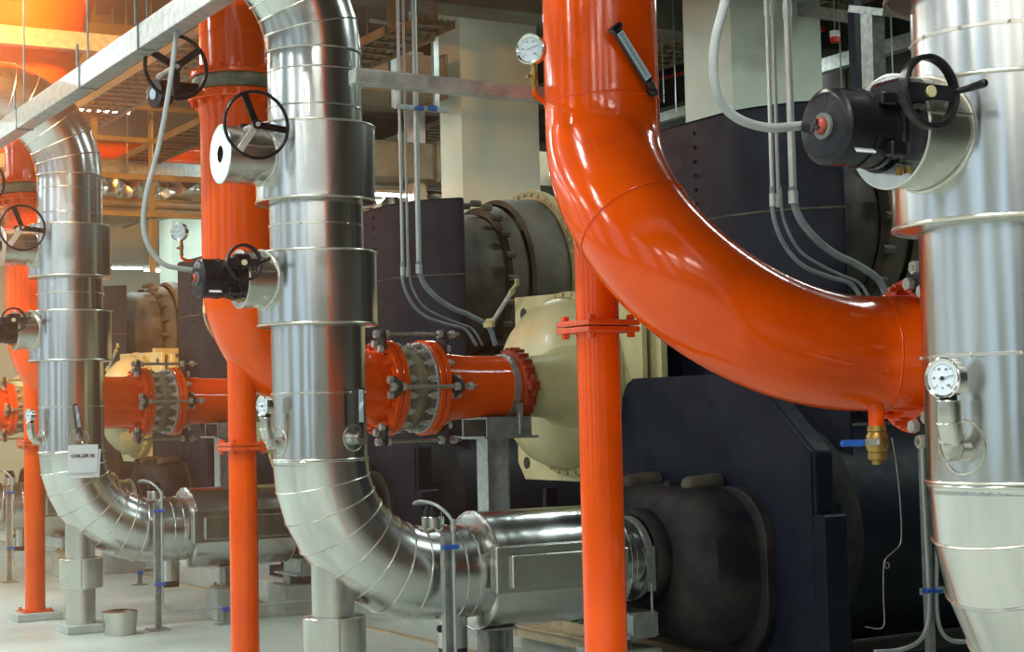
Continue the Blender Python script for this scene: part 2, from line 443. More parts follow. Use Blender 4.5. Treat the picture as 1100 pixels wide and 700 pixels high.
# concrete pads under the steel legs
p = MB().box((3.35, SY, .03), (.33, .33, .06), None, .006).build('concrete_pad', 'concrete', None, (3.35, SY, 0))
tag(p, '', 'pad', 'pads under the metal clad legs')
unit_copies(p, {0: 'square concrete pad under the clad leg nearest the camera', 1: 'square concrete pad under the clad leg beside the steel bucket', 2: 'square concrete pad under the hidden clad leg in the far row'}, (1, 2))

# ------------------------------------------------------------------ handwheels and valve gear
def wheel_parts(t, c, R, tube_r, spoke_mat, rim_mat, a0, hub_r=.02, spoke_w=.03, lit=None, flat=False):
    """a wheel whose axis is Y, three spokes from angle a0"""
    c = Vector(c)
    if flat: m = MB().lathe(c, (0, 1, 0), [(-.012, R-.008), (-.012, R+.008), (.012, R+.008), (.012, R-.008)], 64, True)
    else: m = MB().ring(c, (0, 1, 0), R, tube_r, 64, 10)
    rim = m.build('wheel_rim', rim_mat, t)
    for k, a in enumerate(a0):
        a = math.radians(a); d = Vector((math.cos(a), 0, math.sin(a)))
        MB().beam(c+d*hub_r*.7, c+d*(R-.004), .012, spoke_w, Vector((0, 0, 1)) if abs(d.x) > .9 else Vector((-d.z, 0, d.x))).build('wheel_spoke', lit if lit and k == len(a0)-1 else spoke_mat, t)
    MB().cyl(c+Vector((0, -.018, 0)), c+Vector((0, .02, 0)), hub_r, seg=24).build('wheel_hub', spoke_mat, t)
    MB().cyl(c+Vector((0, -.024, 0)), c+Vector((0, -.018, 0)), hub_r*.5, seg=16).build('hub_nut', 'bolt', t)

def make_gear_wheel():
    c = Vector((2.868, SY-.24, 2.885))
    t = thing('valve_handwheel', (2.875, SY, 2.775), '', 'handwheel', 'gear handwheels on the upper valve jackets')
    wheel_parts(t, c, .158, .0085, 'black_gloss', 'black_gloss', (112, -6, 236), .022, .032, 'bolt')  # last spoke gets a pale metal colour so it looks lit
    MB().cyl((c.x, c.y, c.z), (c.x, SY-.1, c.z), .014).build('wheel_shaft', 'bolt', t)
    m = MB(); m.box((2.9, SY-.02, 2.86), (.1, .12, .12), None, .012)
    m.build('gearbox', 'black_gloss', t)
    return t
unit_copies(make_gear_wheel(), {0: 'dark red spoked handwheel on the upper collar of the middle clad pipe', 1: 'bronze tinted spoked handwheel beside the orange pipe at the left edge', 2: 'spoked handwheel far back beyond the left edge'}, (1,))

def make_actuator():
    z = 2.175
    t = thing('motor_actuator', (2.65, SY, z), '', 'valve actuator', 'black motor actuators on the lower valve jackets')
    R = .094; m = MB()
    m.lathe((0, SY, z), (1, 0, 0), [(2.655, R-.008), (2.662, R), (2.742, R), (2.742, R+.004), (2.752, R+.004), (2.752, R-.002), (2.80, R-.002), (2.80, R+.003), (2.815, R+.003), (2.825, R-.015), (2.835, R-.03), (2.86, R-.03)], 64)
    m.lathe((0, SY, z), (1, 0, 0), [(2.655, R-.008), (2.653, R-.02), (2.653, .001)], 64)
    body = m.build('motor_body', 'black_gloss', t)
    MB().box((2.80, SY-.088, z-.06), (.05, .03, .035), None, .004).build('cable_gland', 'black_gloss', body); MB().box((2.775, SY-.085, z+.06), (.05, .03, .03), None, .004).build('cable_gland', 'black_gloss', body)
    m = MB(); m.box((2.715, SY-.072, z-.064), (.06, .004, .018), Matrix.Rotation(math.radians(-42), 3, 'X')); m.build('nameplate', 'paper', body)
    m = MB(); m.lathe((0, SY, z), (1, 0, 0), [(2.653, .032), (2.645, .032), (2.645, .02)], 32); k = m.build('indicator_bezel', 'steel_dark', body)
    m = MB(); m.sphere((2.64, SY, z), .02, 20, (.8, 1, 1)); m.build('red_indicator_knob', 'red_worn', body)
    m = MB(); m.box((2.621, SY, z), (.006, .012, .034), Matrix.Rotation(.6, 3, 'X')); m.box((2.622, SY, z), (.006, .034, .010), Matrix.Rotation(.6, 3, 'X')); m.build('indicator_mark', 'ink', body)
    # gearbox between motor and neck
    m = MB(); m.box((2.85, SY-.01, z), (.055, .18, .17), None, .015); m.cyl((2.83, SY, z), (2.875, SY, z), .105)
    m.box((2.84, SY-.06, z+.075), (.09, .12, .075), None, .012)
    m.build('gearbox', 'black_gloss', t)
    for dx, dz in ((0, -.1), (.025, -.095)):
        MB().hexa((2.835+dx, SY-.06, z+dz), (0, 0, -1), .009, .018).build('bolt', 'brass', t)
    # handwheel with a crank grip, axis -Y
    c = Vector((2.815, SY-.19, z+.062)); Rw = .083
    MB().lathe(c, (0, 1, 0), [(-.011, Rw-.007), (-.014, Rw), (-.011, Rw+.006), (.011, Rw+.006), (.011, Rw-.007)], 56, True).build('wheel_rim', 'black_gloss', t)
    MB().beam(c+Vector((-Rw, 0, 0)), c+Vector((Rw, 0, 0)), .008, .036, (0, 0, 1)).build('wheel_spoke', 'black_plastic', t)
    MB().cyl(c+Vector((0, -.01, 0)), c+Vector((0, -.004, 0)), .014, seg=24).build('hub_plate', 'cream', t)
    MB().cyl(c, (c.x, SY-.08, c.z), .02).build('wheel_shaft', 'black_gloss', t)
    MB().tube([c+Vector((Rw-.004, 0, .004)), c+Vector((Rw-.002, -.03, .006)), c+Vector((Rw, -.035, .006)), c+Vector((Rw+.008, -.088, .012)), c+Vector((Rw+.009, -.093, .012))], [.006, .008, .0085, .0105, .007], 16).build('crank_grip', 'black_gloss', t)
    return t
unit_copies(make_actuator(), {0: 'black cylindrical motor actuator with small handwheel, on the middle clad pipe', -1: 'large black motor actuator with a red indicator knob, top right', 1: 'small dark motor actuator at the left edge, in front of orange pipe'}, (-1, 1))

# the light flexible conduits that feed the actuators
def actuator_hose(k, label, pts, Y):
    m = MB(); P = smooth_path([at(x, y, 1, Y) for x, y in pts], 10)
    m.tube(P, .0115 if k else .0125, 14)
    o = m.build('flexible_conduit', 'hose_light', None, tuple(P[0])); tag(o, label, 'conduit', 'flexible conduits feeding the motor actuators')
actuator_hose(0, 'pale flexible conduit looping down to the middle motor actuator', [(196, -40), (192, 10), (184, 80), (172, 150), (158, 205), (154, 240), (160, 265), (175, 283), (192, 288), (214, 291)], SY+.105)
actuator_hose(-1, 'grey flexible conduit curving into the large actuator at top right', [(790, -60), (779, 0), (768, 45), (767, 85), (776, 112), (796, 129), (825, 137), (850, 136), (895, 131)], SY-S+.105)

# ------------------------------------------------------------------ gauges and thermometers on the steel risers
def clock_face(m_face, m_ink, c, n, R, needle):
    pass
def make_gauge():
    """insulated elbow pocket with a dial gauge on top, facing -Y"""
    c = Vector((2.952, SY-.07, 1.562)); R = .048
    t = thing('pressure_gauge', (3.02, SY-.06, 1.4), '', 'pressure gauge', 'dial gauges on the clad risers')
    n = Vector((-.98, -.20, 0)).normalized(); s = n.cross(Vector((0, 0, 1))).normalized()*-1
    m = MB(); m.lathe(c, n, [(-.028, 0.001), (-.028, R-.004), (-.024, R), (.008, R), (.012, R+.003), (.014, R), (.011, R-.006)], 48)
    m.build('gauge_case', 'chrome', t)
    f = MB().lathe(c, n, [(.010, R-.004), (.010, .0005)], 48).build('dial', 'white_face', t)
    m = MB(); q = c+n*.0118; upz = Vector((0, 0, 1)); rgt = upz.cross(n)*1.0
    for i in range(28):
        a = math.radians(225-270*i/27); d = rgt*math.cos(a)+upz*math.sin(a); L = .008 if i % 9 == 0 else .004
        m.beam(q+d*(R-.011), q+d*(R-.011-L), .0009, .0012 if i % 9 else .0018, n)
    m.build('dial_marks', 'ink', f)
    for txt, a in (('0', 228), ('20', 178), ('40', 112), ('60', 62), ('100', -48)):
        add_text(txt, .0075, 'ink', f, q+(rgt*math.cos(math.radians(a))+upz*math.sin(math.radians(a)))*(R-.024), n)
    add_text('PSI', .0055, 'ink', f, q-upz*.024, n)
    a = math.radians(12); d = rgt*math.cos(a)+upz*math.sin(a)
    m = MB(); m.beam(q+n*.001-d*.012, q+n*.001+d*.032, .0008, .003, n); m.lathe(q, n, [(0, .005), (.003, .005), (.003, .0005)], 16); m.build('needle', 'ink', f)
    m = MB(); m.cyl(c-Vector((0, 0, R+.008))+n*-.01, c-Vector((0, 0, R-.006))+n*-.01, .022); m.build('gauge_neck', 'black_plastic', t)
    return t, c, n
def add_text(body, size, mat, parent, pos, n, align='CENTER'):
    cu = bpy.data.curves.new('lettering', 'FONT'); cu.body = body; cu.size = size; cu.align_x = align; cu.align_y = 'CENTER'; cu.extrude = size*.02; cu.offset = size*.025
    tmp = bpy.data.objects.new('tmp', cu); COL.objects.link(tmp)
    dg = bpy.context.evaluated_depsgraph_get(); me = bpy.data.meshes.new_from_object(tmp.evaluated_get(dg)); bpy.data.objects.remove(tmp)
    n = Vector(n).normalized(); upz = Vector((0, 0, 1)); x = upz.cross(n).normalized(); y = n.cross(x)
    Rm = Matrix((x, y, n)).transposed(); o0 = Vector(parent['_o'])
    for v in me.vertices: v.co = Rm @ v.co + Vector(pos) + n*.0004 - o0
    me.materials.clear(); me.materials.append(M[mat])
    o = bpy.data.objects.new('lettering', me); COL.objects.link(o); o.parent = parent; o['_o'] = tuple(o0); return o
g, gc, gn = make_gauge()
# the lagged elbow that carries the gauge
m = MB(); b = gc-Vector((0, 0, .056))-gn*.01
P = [b, b-Vector((0, 0, .052)), b-Vector((-.012, -.004, .092)), Vector((3.0, SY-.035, 1.385)), Vector((3.06, SY-.03, 1.385))]
m.tube(P, .030, 32, False)
for i in (0, 1, 2, 3): m.ring(P[i], (P[min(i+1, 4)]-P[max(i-1, 0)]), .031, .0022, 32, 6)
m.build('lagged_pocket', 'clad_warm', g)
a0 = math.radians(188)
m = MB(); pts = []
for k in range(41):
    a = 2*PI*k/40; dl = .062*math.cos(a)/.234; pts.append(Vector((SX+.235*math.cos(a0+dl), SY+.235*math.sin(a0+dl), 1.39+.068*math.sin(a))))
m.tube(pts, .003, 6, False); m.build('wall_collar_bead', 'bead', g)
unit_copies(g, {0: 'round dial gauge at the left side of the middle clad pipe', -1: 'large round dial gauge with pale blue face on the nearest clad riser', 1: 'tiny round dial gauge on the left clad pipe, above the paper tags'}, (-1, 1))

def make_thermo():
    a0 = math.radians(-90); base = Vector((3.37, SY-.215, 1.40))
    t = thing('thermometer', tuple(base), '', 'thermometer', 'strip thermometers on the clad risers')
    c = base+Vector((-.012, -.07, .15))
    m = MB(); m.box(c, (.036, .02, .185), None, .004); m.build('case', 'black_plastic', t)
    f = MB().box(c+Vector((0, -.0105, .003)), (.022, .003, .155)).build('scale', 'scale_blue', t)
    m = MB()
    for i in range(26): m.box(c+Vector((.0065, -.0125, -.066+i*.0055)), (.005, .001, .0012))
    for i in range(26): m.box(c+Vector((-.0065, -.0125, -.066+i*.0055)), (.005, .001, .0012))
    m.box(c+Vector((0, -.0125, 0)), (.0016, .001, .145)); m.build('scale_marks', 'ink', f)
    MB().prism([(c.x-.011, c.z-.022), (c.x+.011, c.z+.008), (c.x+.011, c.z+.03), (c.x-.011, c.z+.012)][:4], c.y-.0135, c.y-.0125, 1).build('painted_reflection', 'white_face', f)  # slanted pale patch, a reflection painted onto the scale
    MB().tube([c+Vector((0, 0, -.09)), base+Vector((-.006, -.07, .02)), base+Vector((0, -.045, 0))], [.01, .011, .012], 12).build('stem', 'black_plastic', t)
    MB().tube([base+Vector((0, .03, 0)), base+Vector((0, -.03, 0)), base+Vector((.004, -.06, 0))], [.034, .033, .03], 28).build('lagged_pocket', 'clad', t)
    m = MB(); pts = []
    for k in range(41):
        a = 2*PI*k/40; x = 3.355+.062*math.cos(a); pts.append(Vector((x, SY-math.sqrt(.236**2-(x-SX)**2), 1.40+.062*math.sin(a))))
    m.tube(pts, .003, 6, False); m.build('wall_collar_bead', 'bead', t)
    return t
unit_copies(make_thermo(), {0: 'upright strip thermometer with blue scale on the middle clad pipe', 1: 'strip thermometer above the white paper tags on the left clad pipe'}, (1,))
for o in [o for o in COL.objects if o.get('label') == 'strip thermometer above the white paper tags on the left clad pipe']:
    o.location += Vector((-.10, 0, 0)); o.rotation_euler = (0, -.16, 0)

# paper tags on the left riser
yT = SY+S-.30
tg = thing('paper_tag', tuple(at(88, 470, 1, yT)), 'white paper tags reading CHILLER 06 tied to the left clad pipe', 'tag')
q = [at(x, y, 1, yT) for x, y in ((75, 480), (108, 478), (110, 513), (74, 512))]
def sheet(pts, nm, th=.0012, dy=0):
    m = MB(); v = [p+Vector((0, dy, 0)) for p in pts]+[p+Vector((0, dy+th, 0)) for p in pts]
    m.add(v, [(0, 1, 2, 3), (7, 6, 5, 4), (0, 4, 5, 1), (1, 5, 6, 2), (2, 6, 7, 3), (3, 7, 4, 0)]); return m.build(nm, 'paper', tg)
back = sheet([at(x, y, 1, yT) for x, y in ((77, 482), (108.5, 482), (107, 512), (74.5, 514))], 'rear_sheet', dy=.006)
fr = sheet([at(x, y, 1, yT) for x, y in ((73.2, 478), (105.5, 477), (104, 507), (72.5, 508))], 'front_sheet')
add_text('CHILLER 06', .0335, 'ink', fr, at(89, 489.5, 1, yT-.002), Vector((0, -1, 0)))
m = MB(); m.tube(smooth_path([at(91, 479, 1, yT), at(86, 470, 1, yT+.05), at(91, 463, 1, yT+.06), at(96, 470, 1, yT+.05), at(92, 479, 1, yT)], 6), .002, 8); m.build('tie_wire', 'bead', tg)

# ------------------------------------------------------------------ orange pipes
def disc_flange(m, x0, x1, c, R, rin=.1): m.lathe((0, c[0], c[1]), (1, 0, 0), [(x0, rin), (x0, R-.003), (x0+.003, R), (x1-.003, R), (x1, R-.003), (x1, rin)], 64)
def make_orange():
    t = thing('orange_pipe', (OX, OY, 0), '', 'pipe', 'orange pipe runs')
    r = .205; zc = 1.66; R = .60
    m = MB(); m.tube([(OX, OY, zc+R), (OX, OY, 3.14), (OX, OY, 3.235)], [r, r, .225], 64, False); m.tube([(OX, OY, 3.39), (OX, OY, 6.88)], r, 64, False)
    for z in (3.60,): m.ring((OX, OY, z), (0, 0, 1), r, .003, 64, 6)
    m.build('riser', 'orange', t)
    m = MB(); m.tube(arc((OX+R, OY, zc+R), (-1, 0, 0), (0, 0, -1), R, 28)+[(4.06, OY, zc)], r, 64, False); m.build('elbow', 'orange', t)
    # butterfly valve body between two bolted flanges on the riser
    for z0, z1, R0 in ((3.365, 3.392, .252), (3.232, 3.278, .268)):
        m = MB(); m.lathe((OX, OY, 0), (0, 0, 1), [(z0, .19), (z0, R0-.004), (z0+.004, R0), (z1-.004, R0), (z1, R0-.004), (z1, .19)], 64)
        for k in range(12):
            a = 2*PI*(k+.5)/12; p = (OX+.235*math.cos(a), OY+.235*math.sin(a))
            m.hexa((*p, z1-.002), (0, 0, 1), .018, .022) if z0 > 3.3 else m.hexa((*p, z0+.002), (0, 0, -1), .018, .03)
        m.build('pipe_flange', 'orange', t)
    MB().lathe((OX, OY, 0), (0, 0, 1), [(3.278, .19), (3.278, .235), (3.29, .246), (3.35, .246), (3.365, .235), (3.365, .19)], 64).build('valve_body', 'gasket', t)
    return t
def make_cone():
    m = MB(); m.tube([(OX, OY+S, 3.98), (OX, OY+S, 4.06), (OX, OY+S, 4.45), (OX, OY+S, 5.05), (OX, OY+S, 6.85)], [.21, .27, .40, .53, .56], 64, False)
    m.ring((OX, OY+S, 5.05), (0, 0, 1), .531, .006, 64, 6)
    o = m.build('orange_header', 'orange', None, (OX, OY+S, 4)); tag(o, 'wide flaring orange header filling the top left corner', 'pipe')
make_cone()
# the run after the flexible connector
def make_orange_spool():
    zc = 1.66
    t = thing('orange_spool', (4.6, OY, zc), '', 'pipe', 'orange spools between connector and machine')
    m = MB(); m.tube([(4.33, OY, zc), (4.45, OY, zc), (4.62, OY, zc), (4.93, OY, zc)], [.205, .203, .186, .183], 56, False); m.build('spool_pipe', 'orange', t)
    m = MB(); m.lathe((0, OY, zc), (1, 0, 0), [(4.92, .17), (4.92, .212), (4.935, .222), (4.985, .222), (5.00, .212), (5.00, .165)], 56)
    for k in range(26):
        a = 2*PI*k/26; m.box((4.96, OY+.222*math.cos(a), zc+.222*math.sin(a)), (.07, .022, .016), Matrix.Rotation(a, 3, 'X'), .004)
    cpl = m.build('grooved_coupling', 'orange_dull', t)
    m = MB(); m.box((4.96, OY-.235, zc), (.07, .05, .06), None, .006); m.hexa((4.96, OY-.24, zc+.03), (0, 0, 1), .018, .03); m.hexa((4.96, OY-.24, zc-.03), (0, 0, -1), .018, .03); m.build('coupling_lug', 'orange_dull', cpl)
    m = MB(); m.lathe((0, OY, zc), (1, 0, 0), [(4.865, .186), (4.865, .192), (4.905, .192), (4.905, .186)], 56)
    m.box((4.885, OY-.195, zc-.16), (.04, .008, .12)); m.cyl((4.885, OY-.195, zc-.28), (4.885, OY-.195, zc-.16), .008, seg=12); m.hexa((4.885, OY-.195, zc-.25), (0, 0, 1), .014, .02)
    m.build('pipe_strap', 'galv', t)
    return t
def make_connector():
    zc = 1.66
    t = thing('flexible_connector', (4.2, OY, zc), '', 'flexible connector', 'bolted rubber connectors on the orange pipes')
    for (a, b, mt) in ((4.065, 4.10, 'orange'), (4.106, 4.14, 'orange'), (4.335, 4.365, 'orange'), (4.372, 4.405, 'orange')):
        m = MB(); disc_flange(m, a, b, (OY, zc), .275); m.build('flange', mt, t)
    m = MB(); disc_flange(m, 4.318, 4.335, (OY, zc), .262); disc_flange(m, 4.14, 4.152, (OY, zc), .262); m.build('backing_ring', 'galv', t)
    m = MB(); m.lathe((0, OY, zc), (1, 0, 0), [(4.14, .21), (4.165, .205), (4.19, .225), (4.235, .24), (4.28, .225), (4.305, .205), (4.33, .21)], 64)
    m.build('rubber_bellows', 'rubber', t)
    bm1 = MB().hexa((0, 0, 0), (1, 0, 0), .021, .030)
    bm1.cyl((.028, 0, 0), (.05, 0, 0), .009, seg=10)
    first = None
    for x, sgn, mt in ((4.152, 1, 'bolt'), (4.318, -1, 'bolt'), (4.065, -1, 'orange_rust'), (4.405, 1, 'bolt')):
        for k in range(16):
            a = 2*PI*(k+.5)/16
            if x == 4.405 and k % 2: continue
            if first is None:
                m = MB(); m.add([v for v in bm1.v], bm1.f); first = m.build('bolt', mt, t, (0, 0, 0)); o = first; me = o.data
            else:
                o = bpy.data.objects.new('bolt', me); COL.objects.link(o); o.parent = t
            o.location = (x-4.2, .243*math.cos(a), .243*math.sin(a))
            if sgn < 0: o.rotation_euler = (0, 0, PI)
            if mt != 'bolt':
                if 'me2' not in locals(): me2 = me.copy(); me2.materials.clear(); me2.materials.append(M[mt])
                o.data = me2
    # three tie rods in ears
    for a in (180, 68, -68):
        a = math.radians(a); d = Vector((0, -math.cos(a) if abs(math.degrees(a)) != 180 else 1, math.sin(a)))
        if abs(abs(math.degrees(a))-180) < 1: d = Vector((0, -1, 0))
        else: d = Vector((0, -math.cos(a), math.sin(a)))
        c = Vector((0, OY, zc)); rr = .325
        m = MB(); m.cyl(c+d*rr+Vector((3.99, 0, 0)), c+d*rr+Vector((4.53, 0, 0)), .011, seg=14); rod = m.build('tie_rod', 'rod', t)
        m = MB()
        for x, s2 in ((4.02, -1), (4.055, 1), (4.42, -1), (4.475, 1)):
            m.hexa(c+d*rr+Vector((x, 0, 0)), (s2, 0, 0), .024, .026)
        m.build('rod_nut', 'bolt', rod)
        for x in (4.045, 4.43):
            tang = Vector((1, 0, 0)).cross(d).normalized(); pl_ = []
            for (u, w) in ((-.07, .225), (.07, .225), (.035, .335), (.015, .355), (-.015, .355), (-.035, .335)): pl_.append(c+tang*u+d*w)
            v = [p+Vector((x-.008, 0, 0)) for p in pl_]+[p+Vector((x+.008, 0, 0)) for p in pl_]; n = 6
            m = MB().add(v, [tuple(range(n-1, -1, -1)), tuple(range(n, 2*n))]+[(i, (i+1) % n, n+(i+1) % n, n+i) for i in range(n)])
            ear = m.build('rod_ear', 'rubber_dark', t)
            for u in (-.042, .042):
                MB().hexa(c+tang*u+d*.252+Vector((x-.008 if x < 4.2 else x+.008, 0, 0)), (-1 if x < 4.2 else 1, 0, 0), .023, .024).build('ear_bolt', 'bolt', ear)
    return t
org = make_orange()
LO = {0: 'orange riser with grey green valve, behind the middle clad pipe', 1: 'orange riser at the left edge behind the spoked bronze wheel', 2: 'orange pipe just showing at the left edge, third row back'}
unit_copies(org, LO, (1, 2))
unit_copies(make_orange_spool(), {0: 'orange spool ending in a dark grooved coupling at the cream end dome', 1: 'plain orange spool to the right of the left rubber connector', 2: 'orange spool hidden in the far left row'}, (1, 2))
con = make_connector()
unit_copies(con, {0: 'rubber flexible connector between bolted orange flanges, left of the cream dome', 1: 'rubber flexible connector between orange flanges, right of the left clad pipe', 2: 'bolted orange connector cut off by the left edge', -1: 'bolted connector hidden behind the nearest clad riser, bolt heads peeking out'}, (1, 2, -1))

def support_column(x, y, r, ztop, zf, label, fl=True, dirx=(1, 0)):
    t = thing('orange_support_column', (x, y, 0), label, 'support column', 'orange columns under the big orange pipes')
    m = MB(); m.cyl((x, y, .06), (x, y, ztop), r, seg=48); m.build('column_tube', 'orange', t)
    if fl:
        for z0, z1 in ((zf-.022, zf-.002), (zf+.002, zf+.022)):
            m = MB(); w = r*1.42; ww = r*2.0
            m.prism([(x-w, y-w), (x+w, y-w), (x+w, y+w), (x-w, y+w)], z0, z1, 2)
            m.build('column_flange', 'orange_rust', t, bevel=.004)
        for sx in (-1, 1):
            for sy in (-1, 1):
                m = MB(); m.hexa((x+sx*r*1.1, y+sy*r*1.1, zf+.022), (0, 0, 1), .015, .018); m.hexa((x+sx*r*1.1, y+sy*r*1.1, zf-.022), (0, 0, -1), .015, .018)
                m.build('flange_bolt', 'orange_rust', t)
    m = MB(); m.box((x, y, .065), (r*3, r*3, .012))
    for sx in (-1, 1):
        for sy in (-1, 1): m.hexa((x+sx*r*1.2, y+sy*r*1.2, .07), (0, 0, 1), .012, .02)
    m.build('foot_plate', 'orange_rust', t)
    MB().box((x, y, .03), (.34, .30, .06), None, .006).build('concrete_foot', 'concrete', t)
    return t
support_column(3.25, 8.5, .0765, 1.9, 1.355, 'orange support column with a bolted collar, left of the middle clad pipe')
support_column(3.25, 8.5+S, .0765, 1.9, 1.355, 'leftmost orange support column on its concrete foot')
support_column(3.222, 4.915, .0765, 2.1, 1.80, 'thick orange support column nearest the camera, flanged near its top')

# the big near elbow
t = thing('orange_elbow_pipe', (3.239, 4.877, 0), 'large glossy orange pipe sweeping down and right across the picture', 'pipe')
q = dict(V=(3.239, 4.877), h=(.874, -.4859), R=.892, Rz=.755, p=1.178, zc=1.683)
cen = []; rad = []
for z in [x*.15+q['zc']+q['Rz']+.05 for x in range(0, 24)][::-1]: cen.append(Vector((*q['V'], z))); rad.append(.2035)
for i in range(45):
    a = PI/2*i/44; ca = max(math.cos(a), 0)**q['p']; sa = math.sin(a)**q['p']; d = q['R']*(1-ca)
    pt = Vector((q['V'][0]+q['h'][0]*d, q['V'][1]+q['h'][1]*d, q['zc']+q['Rz']-q['Rz']*sa)); g_ = 1-1/(1+.060*math.sin(2*a)**1.25)
    cen.append(pt-(pt-CAM)*g_); rad.append(.2045)
e = cen[-1]; hv = Vector((q['h'][0], q['h'][1], 0)); con_y = OY-S
cen += [e+hv*.09, Vector((4.3, con_y+.262, 1.675)), Vector((4.5, con_y+.225, 1.67)), Vector((4.75, con_y+.2, 1.665)), Vector((5.1, con_y+.16, 1.66)), Vector((5.6, con_y+.1, 1.66))]
# even spacing, then fair the centre line
L_ = [0]
for a_, b_ in zip(cen[:-1], cen[1:]): L_.append(L_[-1]+(b_-a_).length)
nn_ = int(L_[-1]/.035); ev = []; j = 0
for i in range(nn_+1):
    t_ = L_[-1]*i/nn_
    while j < len(cen)-2 and L_[j+1] < t_: j += 1
    u_ = (t_-L_[j])/max(L_[j+1]-L_[j], 1e-9); ev.append(cen[j].lerp(cen[j+1], min(u_, 1)))
for _ in range(10): ev = [ev[0]]+[(ev[i-1]+ev[i]*2+ev[i+1])/4 for i in range(1, len(ev)-1)]+[ev[-1]]
cen = ev; rad = [.2045]*len(cen)
MB().tube(cen, rad, 96, False).build('elbow_tube', 'orange', t, angle=60)
def weld(i, name='weld_seam', tilt=0):
    c_ = cen[i]; tg_ = (cen[i+1]-cen[i-1]).normalized(); MB().ring(c_, tg_, rad[i]+.0003, .0042, 80, 6).build(name, 'orange', t)
def nearest(target): return min(range(1, len(cen)-1), key=lambda i: (cen[i]-target).length)
i1 = nearest(at(645, 110, 1, 4.877)); weld(i1)
def to_px(p): d = p-CAM; return Vector((550+F_PX*d.dot(rt)/d.dot(fw), 350-F_PX*d.dot(up)/d.dot(fw)))
weld(min(range(1, len(cen)-1), key=lambda i: (to_px(cen[i])-Vector((676, 248))).length))
weld(min(range(1, len(cen)-1), key=lambda i: (to_px(cen[i])-Vector((948, 380))).length))
# drain stub underneath
ds = at(941, 440, 1, 4.35)
m = MB(); m.cyl((ds.x, ds.y, ds.z-.065), (ds.x, ds.y, ds.z+.10), .028); m.build('drain_stub', 'orange', t)
# move the near connector to the true end of the tail
for o in [o for o in COL.objects if o.get('label', '').startswith('bolted connector hidden')]: o.location = Vector((4.30, con_y+.29, 1.672)); o.rotation_euler = (0, 0, math.radians(-8))

# ball valve on the drain
t = thing('ball_valve', (ds.x, ds.y, ds.z-.06), 'small brass ball valve with a blue lever, hanging under the large orange pipe', 'valve')
z = ds.z-.06
m = MB(); m.lathe((ds.x, ds.y, 0), (0, 0, 1), [(z+.005, .001), (z+.005, .032), (z-.014, .034), (z-.016, .03), (z-.03, .038), (z-.05, .040), (z-.075, .038), (z-.088, .031), (z-.090, .034), (z-.112, .034), (z-.114, .022), (z-.13, .02), (z-.13, .001)], 12)
m.build('valve_body', 'brass', t)
m = MB(); m.cyl((ds.x, ds.y, z-.052), (ds.x-.035, ds.y-.035, z-.052), .011, seg=14); m.hexa((ds.x-.035, ds.y-.035, z-.052), (-1, -1, 0), .012, .01); m.build('valve_stem', 'bolt', t)
m = MB(); m.beam((ds.x-.03, ds.y-.045, z-.05), (ds.x-.075, ds.y-.02, z-.052), .022, .008, (0, 1, 0)); l = m.build('lever_arm', 'galv', t)
m = MB(); m.box((ds.x-.112, ds.y+.0, z-.053), (.085, .02, .024), Matrix.Rotation(math.radians(-28), 3, 'Z'), .006); m.build('lever_grip', 'blue', l)

# gauge and thermometer on the big orange riser
yG = 4.76
c = at(571, 53, 1, yG); nrm = Vector((-.84, -.54, 0)).normalized()
t = thing('pressure_gauge', tuple(c), 'round dial gauge on a brass stem, left of the large orange pipe', 'pressure gauge', 'brass stemmed gauges beside the orange risers')
R = .05; m = MB(); m.lathe(c, nrm, [(-.022, .001), (-.022, R-.004), (-.018, R), (.01, R), (.014, R+.003), (.016, R), (.012, R-.006)], 48); m.build('gauge_case', 'chrome', t)
f = MB().lathe(c, nrm, [(.012, R-.004), (.012, .0005)], 48).build('dial', 'white_face', t)
qq = c+nrm*.0138; upz = Vector((0, 0, 1)); rgt = upz.cross(nrm); m = MB()
for i in range(28):
    a = math.radians(225-270*i/27); d = rgt*math.cos(a)+upz*math.sin(a); L = .008 if i % 9 == 0 else .004
    m.beam(qq+d*(R-.011), qq+d*(R-.011-L), .0009, .0012 if i % 9 else .0018, nrm)
m.build('dial_marks', 'ink', f)
for txt, a in (('0', 228), ('20', 178), ('40', 112), ('60', 62), ('100', -48)): add_text(txt, .0075, 'ink', f, qq+(rgt*math.cos(math.radians(a))+upz*math.sin(math.radians(a)))*(R-.024), nrm)
a = math.radians(15); d = rgt*math.cos(a)+upz*math.sin(a); m = MB(); m.beam(qq+nrm*.001-d*.012, qq+nrm*.001+d*.034, .0008, .003, nrm); m.build('needle', 'ink', f)
b = c+Vector((.012, .008, 0)); b.z = c.z-R
m = MB(); m.tube([b+Vector((0, 0, .004)), b-Vector((0, 0, .02)), b-Vector((0, 0, .022)), b-Vector((0, 0, .05)), b-Vector((0, 0, .055)), b-Vector((0, 0, .085))], [.009, .009, .012, .012, .009, .011], 10)
m.cyl(b-Vector((0, 0, .04)), b-Vector((.028, 0, .043)), .006, seg=10); m.build('brass_stem', 'brass', t)
m = MB(); P = [b-Vector((0, 0, .08)), b-Vector((-.002, 0, .098)), b+Vector((.03, .03, -.104)), b+Vector((.09, .09, -.104))]; m.tube(P, .0085, 12); m.build('pipe_nipple', 'orange', t)
gauge_o = t
# distant copies of that gauge by the other risers
for k, (dx, dy, lab) in {1: (0, 3.62, 'small dial gauge standing between the pale curved conduit and orange riser')}.items():
    cpy = dup(gauge_o, 0, lab); tgt = at(193, 249, 1, OY+.5); cpy.location = tgt

